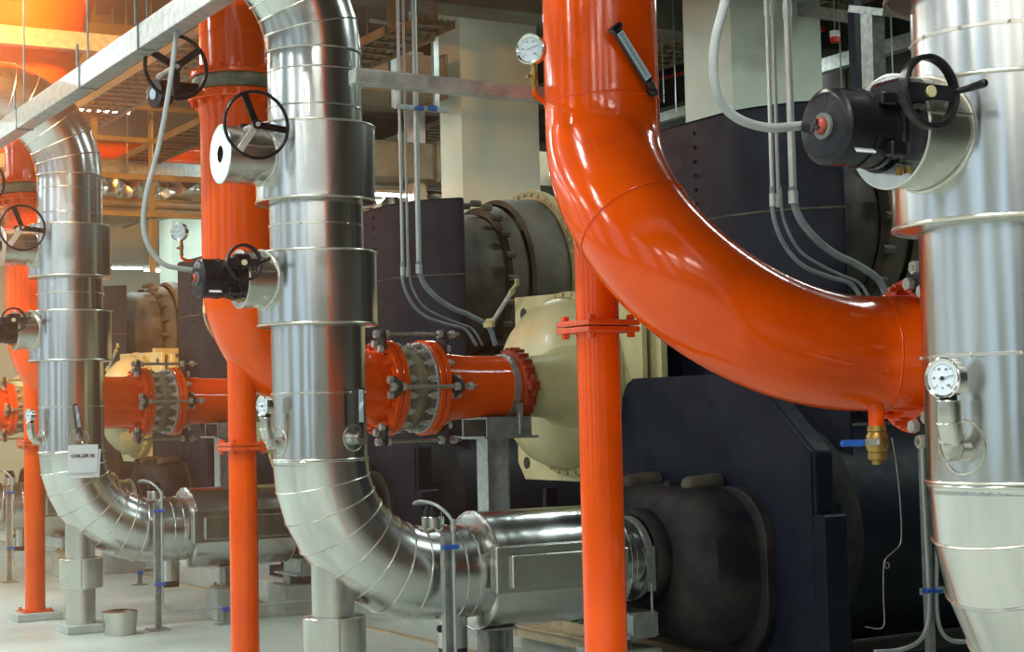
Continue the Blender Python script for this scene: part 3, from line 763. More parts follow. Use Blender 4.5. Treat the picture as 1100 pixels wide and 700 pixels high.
yTh = 4.877-.24
p0, p1 = at(661, 30, 1, yTh), at(697, 88, 1, yTh)
t = thing('thermometer', tuple(p1), 'black framed strip thermometer slanting across the top of the large orange pipe', 'thermometer')
dv = (p1-p0).normalized(); nv = Vector((0, -1, 0)); sd = dv.cross(nv).normalized(); Rm = Matrix((sd, nv, dv)).transposed()
m = MB(); m.box((p0+p1)/2, (.038, .018, (p1-p0).length), Rm, .004); m.box(p0-dv*.0, (.05, .03, .02), Rm, .003); m.build('case', 'black_plastic', t)
f = MB().box((p0+p1)/2+nv*.0095+dv*.004, (.028, .003, (p1-p0).length*.86), Rm).build('scale', 'scale_blue', t)
m = MB()
for i in range(24): m.box((p0+p1)/2+nv*.0115+sd*.006+dv*(-.085+i*.0075), (.006, .001, .0013), Rm); m.box((p0+p1)/2+nv*.0115-sd*.006+dv*(-.085+i*.0075), (.005, .001, .0013), Rm)
m.box((p0+p1)/2+nv*.0115, (.0016, .001, .17), Rm); m.build('scale_marks', 'ink', f)
jt = at(701, 98, 1, yTh+.02)
m = MB(); m.tube([p1, p1+dv*.012, jt], [.012, .015, .014], 12); m.sphere(jt, .02, 14); m.build('swivel_joint', 'black_plastic', t)
m = MB(); m.cyl(jt, Vector((3.33, 4.74, jt.z-.004)), .010, seg=12); m.hexa(jt+Vector((-.03, .03, 0)), (-.6, .8, 0), .018, .02); m.build('brass_stem', 'brass', t)

# butterfly valve gear on the orange riser, with its wheel to the left
def make_orange_wheel():
    c = at(189, 72, 1, OY-.30)
    t = thing('valve_handwheel', (OX-.3, OY-.1, 3.28), '', 'handwheel', 'handwheels on the orange riser valves')
    wheel_parts(t, c, .165, .0105, 'black_gloss', 'black_gloss', (38, 152, 270), .026, .036)
    MB().cyl(c, (c.x, OY-.02, c.z), .016).build('wheel_shaft', 'bolt', t)
    gb = MB(); gb.box((c.x-.02, OY-.04, c.z-.10), (.09, .12, .09), None, .02); gb.cyl((c.x, OY-.04, c.z-.06), (OX-.2, OY-.02, 3.28), .04)
    gb.build('gearbox', 'black_gloss', t)
    w = at(166, 101, 1, OY-.12); m = MB(); m.lathe(w, (-1, -.2, 0), [(-.09, .001), (-.09, .05), (-.02, .075), (0, .075), (.002, .05), (.002, .001)], 32); m.build('limit_switch_housing', 'black_gloss', t)
    m = MB(); m.lathe(w, (-1, -.2, 0), [(.006, .03), (.012, .03), (.012, .0005)], 24); m.build('indicator_window', 'white_face', t)
    return t
unit_copies(make_orange_wheel(), {0: 'big dark spoked handwheel at top left, in front of a bright lamp', 1: 'spoked handwheel cut by the left edge above the bronze wheel'}, (1,))

# ------------------------------------------------------------------ chillers
def rounded(cy, cz, wy, wz, r, n=6, cut=None):
    out = []
    for (sy, sz, a0) in ((1, 1, 0), (-1, 1, 90), (-1, -1, 180), (1, -1, 270)):
        rr = cut if (cut and (sy, sz) == (-1, 1)) else r
        for k in range(n+1):
            a = math.radians(a0+90*k/n); out.append((cy+sy*(wy/2-rr)+rr*math.cos(a), cz+sz*(wz/2-rr)+rr*math.sin(a)))
    return out
def make_chiller():
    t = thing('chiller', (7, SY+.6, 0), '', 'chiller', 'water chillers standing in a row')
    # tall insulated block
    poly = [(5.92, 8.45), (5.92, 7.62), (5.98, 7.42), (6.10, 7.20), (6.30, 7.03), (6.36, 7.30), (6.42, 7.62), (6.42, 8.45)]
    m = MB(); m.prism(poly, 1.2, 3.235, 2); blk = m.build('insulated_casing', 'black_ins', t, bevel=.02)
    m = MB()
    for z in (1.9, 2.62): 
        off = [(p[0]-.004, p[1]-.004) for p in poly]; m.prism(off, z-.006, z+.006, 2)
    m.build('casing_seam', 'black_dusty', blk)
    m = MB()
    for i in range(9): m.sphere((5.915, 7.92, 3.15-i*.085), .012, 8)
    m.build('casing_rivets', 'black_plastic', blk)
    # horizontal compressor barrel behind it
    yc, zb = 8.0, 2.62
    m = MB(); m.lathe((0, yc, zb), (1, 0, 0), [(6.3, .60), (6.86, .60), (6.9, .585)], 72); m.build('barrel', 'dust_barrel', t)
    m = MB(); m.lathe((0, yc, zb), (1, 0, 0), [(6.90, .60), (6.92, .665), (7.04, .685), (7.08, .66), (7.08, .5)], 72)
    for k in range(22):
        a = 2*PI*k/22; m.hexa((6.93, yc+.70*math.cos(a), zb+.70*math.sin(a)), (-1, 0, 0), .028, .09)
    m.build('barrel_collar', 'dust_barrel', t)
    m = MB(); m.lathe((0, yc, zb), (1, 0, 0), [(7.08, .70), (7.10, .74), (7.42, .76), (7.44, .74)], 72); m.build('barrel_sleeve', 'dust_barrel', t)
    m = MB(); m.lathe((0, yc, zb), (1, 0, 0), [(7.44, .5), (7.44, .84), (7.50, .84), (7.50, .6)], 72)
    for k in range(44):
        a = 2*PI*k/44; m.hexa((7.44, yc+.80*math.cos(a), zb+.80*math.sin(a)), (-1, 0, 0), .017, .02)
    m.build('motor_flange', 'cream', t)
    m = MB(); m.lathe((0, yc, zb), (1, 0, 0), [(7.50, .70), (8.3, .70), (8.5, .62), (8.62, .3), (8.62, .01)], 64); m.build('motor_housing', 'cream', t)
    # pedestal under the barrel
    MB().box((7.4, 8.0, 1.75), (.9, .7, .7), None, .02).build('barrel_pedestal', 'black_ins', t)
    # evaporator: end box, shell
    pb = [(6.52, .16), (6.52, 1.27), (6.86, 1.56), (7.10, 1.69), (8.12, 1.69), (8.19, 1.66), (8.24, 1.58), (8.26, 1.45), (8.26, .16)]
    m = MB(); m.prism(pb, 5.57, 5.70, 0); bx = m.build('evaporator_end_box', 'black_ins', t, bevel=.015)
    m = MB(); m.prism([(p[0]*.985+7.4*.015, p[1]) for p in pb], 5.558, 5.57, 0); m.build('end_box_lid', 'black_ins', bx)
    m = MB(); m.lathe((0, 7.45, .76), (1, 0, 0), [(5.68, .62), (9.4, .62), (9.4, .01)], 64); m.build('evaporator_shell', 'black_ins', t)
    m = MB(); m.lathe((0, 7.42, .80), (1, 0, 0), [(5.70, .78), (5.82, .77), (6.0, .70), (6.12, .64), (6.12, .5)], 64); m.build('shell_shoulder', 'black_dusty2', t)
    MB().box((5.64, 6.50, .5), (.16, .10, .9), None, .01).build('end_box_leg', 'black_ins', t)
    MB().box((5.62, 6.50, .12), (.26, .26, .05), None, .01).build('leg_foot', 'black_dusty2', t)
    # water box in front: arch flange, body, nozzle, lugs
    m = MB(); m.prism(rounded(7.5, .62, 1.32, .92, .30, 8), 5.50, 5.565, 0); m.build('water_box_flange', 'black_dusty2', t, bevel=.008)
    ring = []
    prof = [(5.50, 1.22, .86, .36), (5.36, 1.20, .85, .38), (5.26, 1.12, .80, .38), (5.20, .92, .68, .32), (5.18, .60, .56, .27)]
    m = MB(); rings = [[(x, *p) for p in rounded(7.5, .64+.02*i, a, b_, r_, 8)] for i, (x, a, b_, r_) in enumerate(prof)]; n = len(rings[0])
    for a_, b_ in zip(rings[:-1], rings[1:]): m.add(a_+b_, [(k, (k+1) % n, n+(k+1) % n, n+k) for k in range(n)])
    m.add(rings[-1], [tuple(range(n))]); wb = m.build('water_box', 'black_dusty2', t)
    m = MB(); m.lathe((0, 7.5, .70), (1, 0, 0), [(5.10, .232), (5.10, .262), (5.11, .268), (5.18, .268), (5.19, .262), (5.40, .262)], 56); m.build('inlet_nozzle', 'black_dusty2', wb)
    for y in (7.28, 7.86):
        m = MB(); m.cyl((5.34, y, 1.09), (5.54, y, 1.10), .048, seg=20); m.sphere((5.34, y, 1.09), .048, 14); m.build('lifting_knob', 'black_dusty', t)
        m = MB(); m.box((5.38, y+.15, 1.07), (.18, .05, .09), Matrix.Rotation(-.35, 3, 'X'), .01); m.build('lifting_lug', 'black_dusty2', t)
    m = MB(); P = smooth_path([(5.30, 7.62, .94), (5.20, 7.45, .92), (5.18, 7.34, .85), (5.20, 7.30, .74), (5.24, 7.33, .69)], 6); m.tube(P, .005, 8); m.build('sensor_wire', 'edge', t)
    m = MB(); m.cyl((5.26, 7.36, .69), (5.22, 7.30, .69), .022, seg=12); m.cyl((5.24, 7.34, .68), (5.24, 7.30, .65), .012, seg=8); m.build('sensor_probe', 'brass', t)
    # condenser: square cream plate, bolted ring, dome, stub
    y2, z2 = 8.86, 1.68
    m = MB(); m.prism([(8.10, 1.13), (8.22, 1.06), (9.50, 1.06), (9.59, 1.17), (9.59, 2.28), (8.10, 2.24)], 5.62, 5.66, 0)
    m.prism([(8.02, 1.13), (8.10, 1.06), (9.55, 1.06), (9.55, 2.27), (8.02, 2.22)], 5.70, 5.75, 0); pl_ = m.build('tube_sheet', 'cream', t, bevel=.006)
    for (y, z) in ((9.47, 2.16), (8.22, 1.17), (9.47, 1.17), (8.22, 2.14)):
        MB().lathe((5.619, y, z), (1, 0, 0), [(0, .04), (-.003, .04), (-.003, .001)], 20).build('painted_lifting_hole', 'rubber_dark', pl_)  # raised dark disc, the shade of a hole put into its colour
    m = MB(); m.lathe((0, y2, z2), (1, 0, 0), [(5.62, .58), (5.60, .585), (5.56, .585), (5.55, .57), (5.54, .545)], 72)
    for k in range(36):
        a = 2*PI*k/36; m.hexa((5.56, y2+.562*math.cos(a), z2+.562*math.sin(a)), (-1, 0, 0), .016, .022)
    m.build('dome_flange', 'cream_dark', t)
    m = MB(); m.lathe((0, y2, z2), (1, 0, 0), [(5.56, .545), (5.48, .535), (5.38, .49), (5.30, .41), (5.24, .30), (5.21, .18), (5.20, .001)], 72); m.build('end_dome', 'cream', t, angle=60)
    m = MB(); m.tube([(4.99, OY, 1.66), (5.10, OY, 1.66), (5.2, OY, 1.66), (5.28, OY+.02, 1.66), (5.42, OY+.05, 1.66)], [.182, .184, .195, .23, .30], 48, False); m.build('inlet_stub', 'cream', t)
    m = MB(); m.lathe((0, 8.8, 1.97), (1, 0, 0), [(5.75, .30), (9.4, .30)], 48); m.box((7.5, 8.6, 1.43), (3.6, .10, .10)); m.box((7.5, 8.6, 2.27), (3.6, .10, .06)); m.build('condenser_shell', 'cream', t)
    # little hydraulic stay with cream brackets, above the plate
    a, b = Vector((5.55, 9.75, 2.14)), Vector((5.55, 9.52, 2.30))
    m = MB(); m.cyl(a, b, .016, seg=14); st = m.build('stay_rod', 'galv', t)
    m = MB(); m.box(b+Vector((.0, -.05, .04)), (.02, .10, .02), Matrix.Rotation(-.5, 3, 'X'), .004); m.box(b+Vector((0, -.09, .07)), (.03, .02, .05), None, .004); m.cyl(b, b+Vector((0, -.03, .02)), .02, seg=10); m.box(a+Vector((0, .07, -.03)), (.03, .12, .04), None, .006); m.cyl(a, a+Vector((0, .1, .0)), .012, seg=8); m.build('stay_bracket', 'cream_dark', st)
    # skid
    m = MB(); m.box((5.65, 7.9, .14), (.10, 3.3, .10)); m.box((7.4, 6.55, .14), (3.6, .10, .10)); m.box((7.4, 9.45, .14), (3.6, .10, .10)); m.box((9.1, 7.9, .14), (.1, 3.3, .1)); m.build('skid_frame', 'black_ins', t)
    for (x, y) in ((5.75, 6.6), (5.75, 9.4), (9.0, 6.6), (9.0, 9.4)):
        m = MB(); m.prism([(x-.1, .1), (x+.1, .1), (x+.04, 1.0), (x-.04, 1.0)], y-.02, y+.02, 1); m.build('skid_foot', 'black_ins', t)
    # trailing drain wire at the right hand side
    return t
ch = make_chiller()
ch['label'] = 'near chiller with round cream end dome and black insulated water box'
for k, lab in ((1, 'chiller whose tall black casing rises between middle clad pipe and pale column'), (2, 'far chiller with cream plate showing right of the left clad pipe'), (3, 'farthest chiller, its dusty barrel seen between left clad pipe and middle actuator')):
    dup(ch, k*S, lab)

# conduits and hoses in front of the tall casings
def make_conduits():
    Y = 6.92
    t = thing('conduit_drop', (5.95, Y, 2.6), '', 'conduit', 'conduit drops in front of the tall casings')
    x1, x2, x3 = 5.86, 5.93, 6.05
    for x, y, r, z0 in ((at(829, 180, 1, Y).x, Y, .0125, 2.60), (at(838, 180, 1, Y).x, Y+.02, .0105, 2.60), (at(851, 180, 1, Y).x, Y, .021, 2.62)):
        m = MB(); m.cyl((x, y, z0), (x, y, 6.6), r, seg=18); m.cyl((x, y, z0-.02), (x, y, z0+.05), r+.006, seg=18); m.cyl((x, y, 3.62), (x, y, 3.70), r+.004, seg=18); m.build('conduit', 'conduit', t)
    def hp(pts, r):
        m = MB(); m.tube(smooth_path([at(a, b, 1, Y) if len(q_) == 2 else at(a, b, 1, q_[2]) for q_ in pts for a, b in [q_[:2]]], 8), r, 14); m.build('flexible_tail', 'hose', t)
    hp([(829, 200), (831, 232), (842, 262), (862, 285), (890, 297), (915, 306), (930, 330)], .0125)
    hp([(838, 200), (842, 236), (858, 268), (880, 284), (905, 296), (925, 306), (938, 330)], .009)
    hp([(851, 200), (856, 228), (872, 252), (896, 272), (920, 284), (945, 302), (955, 330)], .021)
    return t
unit_copies(make_conduits(), {0: 'steel conduits with grey hoses dropping behind the large orange elbow', 1: 'steel conduits with grey hoses left of the pale column', 2: 'pale thin conduits right of the left clad pipe'}, (1, 2))

# slotted strut with blue clamps holding the middle conduits
p0 = at(424, 114, 1, 6.92+S-.03); p1 = at(482, 119, 1, 6.92+S-.03)
t = thing('strut_bracket', tuple(p0), 'short galvanised strut with blue clamps across the conduits by the column', 'strut')
m = MB(); m.beam(p0, p1, .03, .035); m.build('strut_bar', 'galv', t)
for x in (451, 465):
    c = at(x, 116, 1, 6.92+S-.055); MB().box(c, (.07, .03, .035), None, .006).build('pipe_clamp', 'blue', t)

# ------------------------------------------------------------------ pipe supports
def h_post(m, x, y, z0, z1, w=.13, d=.13, th=.010):
    m.box((x-w/2+th/2, y, (z0+z1)/2), (th, d, z1-z0)); m.box((x+w/2-th/2, y, (z0+z1)/2), (th, d, z1-z0)); m.box((x, y, (z0+z1)/2), (w-th, th, z1-z0))
def make_stand_a():
    t = thing('pipe_stand', (4.45, SY, 0), '', 'pipe stand', 'steel stands under the valve boxes')
    m = MB(); h_post(m, 4.45, SY, .24, .405, .10, .12); m.box((4.45, SY, .40), (.2, .2, .012)); m.build('post', 'galv_dull', t)
    MB().box((4.43, SY, .12), (.24, .24, .24), None, .008).build('concrete_block', 'concrete', t)
    m = MB(); m.box((4.44, SY, .246), (.2, .2, .012))
    for a in (-.07, .07):
        for b in (-.07, .07): m.hexa((4.44+a, SY+b, .25), (0, 0, 1), .012, .025)
    m.build('base_plate', 'edge', t); return t
unit_copies(make_stand_a(), {0: 'steel stand on a concrete block under the middle valve box', 1: 'steel stand on a concrete block left of the second orange column', 2: 'steel stand under the far left valve box'}, (1, 2))
for o in COL.objects:
    if o.get('label') == 'steel stand on a concrete block under the middle valve box': o.location.x -= .24
def make_stand_b():
    t = thing('pipe_stand', (5.0, SY, 0), '', 'pipe stand', 'channel topped stands beside the machines')
    m = MB(); m.box((5.0, SY, .43), (.17, .46, .012)); m.box((5.0, SY, .305), (.17, .46, .012)); m.box((5.0, SY+.0, .368), (.012, .46, .115)); m.box((5.02, SY-.225, .368), (.16, .012, .125)); m.build('channel_head', 'galv', t)
    m = MB(); h_post(m, 4.98, SY, .12, .30, .12, .14); m.build('post', 'galv_dull', t)
    MB().box((5.0, SY, .115), (.34, .34, .23), None, .008).build('concrete_block', 'concrete', t)
    m = MB(); m.lathe((0, SY, .70), (1, 0, 0), [(5.05, .224), (5.05, .230), (5.085, .230), (5.085, .224)], 48); m.cyl((5.068, SY-.225, .38), (5.068, SY-.225, .58), .008, seg=12); m.hexa((5.068, SY-.225, .42), (0, 0, 1), .016, .02); m.box((5.068, SY-.227, .66), (.055, .006, .24)); m.build('pipe_strap', 'galv', t)
    return t
unit_copies(make_stand_b(), {0: 'channel headed stand with a strap, right of the near orange column', 1: 'channel headed stand with I-shaped post behind the middle elbow', 2: 'channel headed stand lost in the far left row'}, (1, 2))
def make_stand_c():
    t = thing('pipe_stand', (4.83, OY, 0), '', 'pipe stand', 'tall stands under the orange spools')
    m = MB(); m.box((4.84, OY, 1.475), (.30, .30, .012)); m.box((4.84, OY-.145, 1.42), (.30, .012, .11)); m.box((4.84, OY, 1.363), (.36, .36, .014)); m.box((4.84, OY+.145, 1.42), (.30, .012, .11)); m.build('channel_head', 'galv', t)
    m = MB(); h_post(m, 4.81, OY, 0, 1.357, .145, .13, .012); m.build('post', 'galv', t); return t
unit_copies(make_stand_c(), {0: 'tall galvanised post holding the orange spool by the cream dome', 1: 'tall galvanised post behind the second orange column', 2: 'tall galvanised post in the far left row'}, (1, 2))

def make_strut_post():
    """slim strut post by the vent nozzle with a conduit clipped to it"""
    x, y = 3.80, SY-.30
    t = thing('strut_post', (x, y, 0), '', 'strut post', 'strut posts carrying sensor conduit')
    m = MB(); m.box((x-.0205, y, .46), (.003, .042, .90)); m.box((x+.0205, y, .46), (.003, .042, .90)); m.box((x, y+.02, .46), (.042, .003, .90)); m.build('strut', 'galv', t)
    MB().box((x, y, .006), (.15, .15, .012)).build('foot_plate', 'galv_dull', t)
    m = MB(); m.tube(smooth_path([(x+.03, y-.02, .24), (x+.03, y-.02, .3), (x+.03, y-.02, .86), (x+.03, y-.01, .98), (x-.02, y+.05, 1.055), (x-.06, y+.14, 1.075), (x-.05, y+.24, 1.06), (x+.04, y+.30, 1.055)], 6), .0085, 12)
    m.tube(smooth_path([(x+.03, y-.02, .24), (x+.035, y-.02, .19), (x+.06, y-.02, .15), (x+.10, y-.02, .128), (x+.16, y-.02, .125), (x+.26, y-.02, .125)], 6), .0085, 12); m.build('conduit', 'conduit', t)
    m = MB(); m.cyl((x+.03, y-.02, .93), (x+.03, y-.02, .99), .013, seg=14); m.build('conduit_fitting', 'bolt', t)
    for z in (.855, .33):
        MB().box((x+.012, y-.025, z), (.085, .03, .022), None, .004).build('pipe_clamp', 'blue', t)
    return t
unit_copies(make_strut_post(), {0: 'slim strut post with a blue clamp in front of the middle elbow', 1: 'slim strut post with two blue clamps beside the left elbow', 2: 'slim strut post at the left edge'}, (1, 2))
# conduit along the floor on little stools
cx = 3.80+.03
pa = Vector((4.1, SY+S-.32, .035)); 
m = MB(); P = [pa, at(222, 664, 1, SY+S-.32), at(300, 664, 1, SY+S-.32), at(345, 658, 1, SY+S-.32)]
P = [Vector((4.05, SY+S-.32, .035)), Vector((4.2, SY+S-.32, .10)), Vector((4.45, SY+S-.32, .125)), Vector((5.4, SY+S-.32, .135)), Vector((6.0, SY+S-.32, .135))]
P = [Vector((4.09, SY+S-.32, .125)), Vector((5.36, SY+S-.32, .125))]
m.tube(P, .0085, 12); o = m.build('floor_conduit', 'conduit', None, tuple(P[0])); tag(o, 'thin conduit running low across the floor on a blue clamped stool', 'conduit')
t = thing('conduit_stool', (4.1, SY+S-.9, 0), 'short stool with blue clamp on the floor left of the second orange column', 'conduit support')
c = at(222, 688, 2, 0.0); c = Vector((4.30, SY+S-.32, 0))
t.location = c; t['_o'] = tuple(c)
m = MB(); m.box(c+Vector((0, 0, .055)), (.04, .04, .10)); m.build('stool_post', 'galv_dull', t); MB().box(c+Vector((0, 0, .005)), (.13, .10, .01)).build('foot_plate', 'galv_dull', t); MB().box(c+Vector((0, -.01, .115)), (.06, .045, .035), None, .006).build('pipe_clamp', 'blue', t)
for (px, py, lab) in ((150, 628, 'small stool with blue clamp on the floor behind the left drain stub'),):
    o = dup(t, 0, lab); w = at(px, py, 2, 0); o.location = w
tag(t, t['label'], 'conduit support', 'low conduit stools'); 
# right hand post and two conduits beside the nearest riser
Yp = 6.25; w0 = at(996, 600, 1, Yp)
t = thing('strut_post', (w0.x, Yp, 0), 'tall strut post with two blue clamped conduits, left of the largest clad riser', 'strut post', 'strut posts carrying sensor conduit')
MB().box((w0.x, Yp, .84), (.038, .038, 1.66)).build('strut', 'galv_dull', t); MB().box((w0.x, Yp, .006), (.15, .15, .012)).build('foot_plate', 'galv_dull', t)
def pth(pts): return smooth_path([at(x, y, 1, Yp-.03) for x, y in pts], 8)
m = MB(); m.tube(pth([(989, 440), (992, 520), (996, 600), (998, 650), (995, 675), (985, 690), (965, 698), (940, 700)]), .0115, 12); m.build('conduit', 'conduit', t)
m = MB(); m.tube(pth([(1005, 560), (1006, 600), (1006, 650), (1010, 675), (1021, 687), (1040, 689), (1060, 688)]), .0115, 12); m.build('conduit', 'conduit', t)
for x in (997, 1007): MB().box(at(x, 634, 1, Yp-.045), (.05, .03, .024), None, .005).build('pipe_clamp', 'blue', t)
MB().box(at(1001, 634, 1, Yp-.02), (.15, .02, .035)).build('cross_strut', 'galv', t)
# loose sensor wire hanging at the machine's side
m = MB(); P = [at(x, y, 1, 6.2) for x, y in ((958, 470), (963, 500), (967, 540), (968, 580), (960, 592), (950, 604), (949, 640), (950, 668), (945, 675), (930, 673))]
m.tube(smooth_path(P, 6), .0035, 8); m.ring(at(953, 607, 1, 6.2), (0, 1, 0), .014, .0035, 20, 8); o = m.build('sensor_wire', 'rod', None, tuple(P[0])); tag(o, 'thin looped wire hanging against the black machine, below the brass valve', 'wire')

# steel offcut bucket on the floor
c = at(129, 681, 2, 0)
t = thing('steel_bucket', tuple(c), 'squat dented sheet steel bucket on the floor beside the clad leg', 'bucket')
m = MB(); seg = 40; prof = [(0, .09), (0, .115), (.115, .135), (.12, .13), (.118, .05)]
m.lathe(c, (0, 0, 1), [(.0, .001), (.0, .108), (.002, .11), (.162, .124)], 40); m.build('bucket_body', 'clad_warm', t)
m = MB(); m.lathe(c, (0, 0, 1), [(.162, .124), (.169, .10), (.172, .055)], 40); m.build('bucket_lid', 'clad', t)
MB().lathe(c, (0, 0, 1), [(.1715, .056), (.13, .056), (.13, .001)], 24).build('lid_hole', 'rubber_dark', t)

# four green springs by the near machine base
bx0 = at(560, 676, 1, 8.3)
sp = MB()
t0 = None
for i, px in enumerate((570, 577, 584, 592)):
    w = at(px, 676, 1, 8.6-i*.04)
    m = MB(); z0 = .19; 
    for k in range(5): m.ring((0, 0, .012+k*.018), (0, 0, 1), .035, .008, 24, 8)
    m.cyl((0, 0, 0), (0, 0, .1), .022, seg=16); m.cyl((0, 0, 0), (0, 0, .006), .042, seg=20); m.cyl((0, 0, .094), (0, 0, .1), .042, seg=20)
    if t0 is None: o = m.build('isolation_spring', 'green', None, (0, 0, 0)); t0 = o
    else: o = bpy.data.objects.new('isolation_spring', t0.data); COL.objects.link(o)
    o.location = (5.38+i*.0, 8.62-i*.10, .235); 
    tag(o, 'green coil spring in a row of four beside the near machine base', 'spring', 'green isolation springs under the near machine')
m = MB(); m.box((5.40, 8.3, .168), (.30, 1.9, .015)); m.box((5.28, 8.3, .13), (.02, 1.9, .06)); m.box((5.40, 8.47, .205), (.16, .55, .06))
o = m.build('base_channel', 'edge', None, (5.4, 8.3, .1)); tag(o, 'tan steel channel along the near machine base, under the green springs', 'channel')
o.location.z = .1

# ------------------------------------------------------------------ overhead steelwork
def bar(name, p0, p1, w, h, mat, label, cat, group=None, parts=None):
    p0, p1 = Vector(p0), Vector(p1)
    t = thing(name, tuple(p0), label, cat, group)
    MB().beam(p0, p1, w, h).build('bar', mat, t, bevel=.004)
    return t
# big channel at top left runs along Y
t = bar('channel_beam', (2.60, 4.5, 3.44), (2.60, 17., 3.44), .10, .125, 'galv', 'wide galvanised channel crossing the top left corner diagonally', 'beam')
for px, py in ((17.5, 100), (85, 68), (148, 30)):
    y_ = at(px, py, 0, 2.55).y
    m = MB(); m.box((2.60, y_, 3.44), (.112, .014, .137)); m.cyl((2.54, y_, 3.5), (2.54, y_, 3.62), .008, seg=10); m.cyl((2.60, y_, 3.5), (2.60, y_, 6.9), .006, seg=8); m.build('hanger_strap', 'galv_dull', t)
y_ = at(193, 3, 0, 2.55).y
# strut reaching the big orange riser
p0, p1 = at(378, 82, 1, 5.15), at(596, 104, 1, 5.15)
bar('channel_strut', p0, p1, .06, .052, 'galv_dull', 'grey channel strut running right to the large orange riser', 'beam')
p0, p1 = at(-60, 32, 1, 12.4), at(135, 50, 1, 12.4)
bar('channel_strut', p0, p1, .10, .14, 'galv', 'pale channel strut crossing the orange pipe at the top left', 'beam')

# services beyond the machines (all run along X at Y about 21)
YS = 21.4
def run(name, x0, x1, z, r, mat, label, cat, Y=YS, seg=24, group=None):
    m = MB(); n = 28; m.tube([(x0+(x1-x0)*i/n, Y, z) for i in range(n+1)], r, seg); o = m.build(name, mat, None, (x0, Y, z)); return tag(o, label, cat, group)
run('overhead_orange_pipe', 4.5, 14.8, at(170, 162, 1, YS).z, .155, 'orange', 'far orange pipe high up behind the wheels and lamps', 'pipe')
m = MB(); n = 60; zF = at(160, 203, 1, YS-.2).z; P = []; R_ = []
for i in range(n+1): P.append((5+9.5*i/n, YS-.2+.01*random.random(), zF+.01*random.random())); R_.append(.215+.010*random.random())
m.tube(P, R_, 28); o = m.build('foil_duct', 'foil', None, P[0]); tag(o, 'crumpled foil wrapped duct far back between the left pipes', 'duct')
zB = at(160, 181, 1, YS-.6).z
bar('channel_beam', (4.5, YS-.6, zB), (14.8, YS-.6, zB), .08, .17, 'galv', 'long pale channel far back, just above the foil duct', 'beam')
for i, (py, r) in enumerate(((214, .04), (221, .05), (229, .045))):
    run('overhead_pipe', 4.8, 14.8, at(160, py, 1, YS-.3).z, r, 'duct', ('topmost', 'middle', 'lowest')[i]+' of three thin tan pipes under the foil duct', 'pipe', YS-.3-i*.05, group='tan pipes under the foil duct')
# red sprinkler pipes
def thin(name, a, b, r, mat, label, cat, group=None):
    m = MB(); m.tube([a, b], r, 12); o = m.build(name, mat, None, tuple(a)); return tag(o, label, cat, group)
thin('sprinkler_pipe', at(690, 90, 0, 14), at(742, 76, 0, 13.), .025, 'red', 'thin red pipe between the large orange riser and pale column', 'pipe')
thin('sprinkler_pipe', at(850, 43, 0, 11.6), at(884, 31, 0, 11.6), .03, 'red', 'thin red pipe right of the second pale column', 'pipe')
thin('sprinkler_pipe', at(940, 15, 0, 11.), at(962, 8, 0, 11.), .03, 'red', 'short red pipe beside the nearest clad riser at the top', 'pipe')
thin('sprinkler_pipe', at(392, 112, 0, 10.2), at(436, 95, 0, 10.2), .022, 'red', 'thin sloping red pipe behind the middle conduits', 'pipe')
# detector head
c = at(897, 40, 0, 10.8)
t = thing('detector_head', tuple(c), 'small red and white detector hanging right of the second column', 'detector')
m = MB(); m.cyl(c+Vector((0, 0, .0)), c+Vector((0, 0, .06)), .05); m.build('detector_base', 'lamp_body', t); MB().cyl(c-Vector((0, 0, .05)), c, .05, .045).build('detector_body', 'red', t)
thin('drop_rod', c+Vector((0, 0, .06)), Vector((c.x, c.y, 6.9)), .006, 'galv_dull', 'thin rod from which the red detector hangs', 'rod')
# hanger rods
rods = [(861, 95, 'pale conduit right beside the second column'), (881, 95, 'thin hanger rod behind the large actuator, second from the column'), (904, 100, 'thin hanger rod just left of the dark steel post'), (960, 110, 'thin hanger rod between the dark frame and nearest riser'), (713, 110, 'left thin rod of two between orange riser and column'), (726, 120, 'right thin rod of two between orange riser and column'),
        (95, 20, 'thin hanger rod above the left clad elbow'), (121, 60, 'thin hanger rod through the left lattice'), (137, 175, 'thin hanger rod left of the far foil duct'), (164, 170, 'thin hanger rod crossing the far orange pipe'), (395, 70, 'thin hanger rod just right of the middle clad elbow'), (441, 60, 'thin hanger rod behind the middle conduits')]
for i, (px, py, lab) in enumerate(rods):
    X = 11.5 if px > 600 else (9. if px > 300 else 6.3)
    a = at(px, py, 0, X); r_ = .028 if i == 0 else .008
    thin('hanger_rod', Vector((a.x, a.y, a.z)), Vector((a.x, a.y, 6.9)), r_, 'lamp_body' if i == 0 else 'galv_dull', lab, 'rod', 'hanger rods from the ceiling')
# dark frame behind the actuator
t = thing('steel_portal', tuple(at(930, 100, 0, 9.6)), 'grey steel goal frame standing up behind the large actuator', 'frame')
a = at(937, 100, 0, 9.6); b = at(937, 12, 0, 9.6)
m = MB(); m.beam(Vector((a.x, a.y, 2.)), b, .14, .14); m.build('post', 'galv_dull', t)
m = MB(); m.beam(at(918, 10, 0, 9.6), at(955, 14, 0, 9.6), .14, .06); m.build('cap_plate', 'galv_dull', t)
a = at(921, 100, 0, 10.2); m = MB(); m.beam(Vector((a.x, a.y, 2.)), Vector((a.x, a.y, 6.8)), .09, .09); m.build('rear_post', 'black_ins', t)
bar('channel_strut', at(856, 10, 0, 10.9), at(925, 20, 0, 10.9), .1, .12, 'galv_dull', 'horizontal grey channel right of the second column', 'beam')
bar('channel_strut', at(862, 78, 0, 12.5), at(985, 42, 0, 12.5), .12, .16, 'galv_dull', 'sloping grey channel seen behind the large actuator', 'beam')
bar('channel_strut', at(700, 130, 0, 12.5), at(742, 118, 0, 12.5), .12, .12, 'galv', 'pale channel end between large orange pipe and column', 'beam')
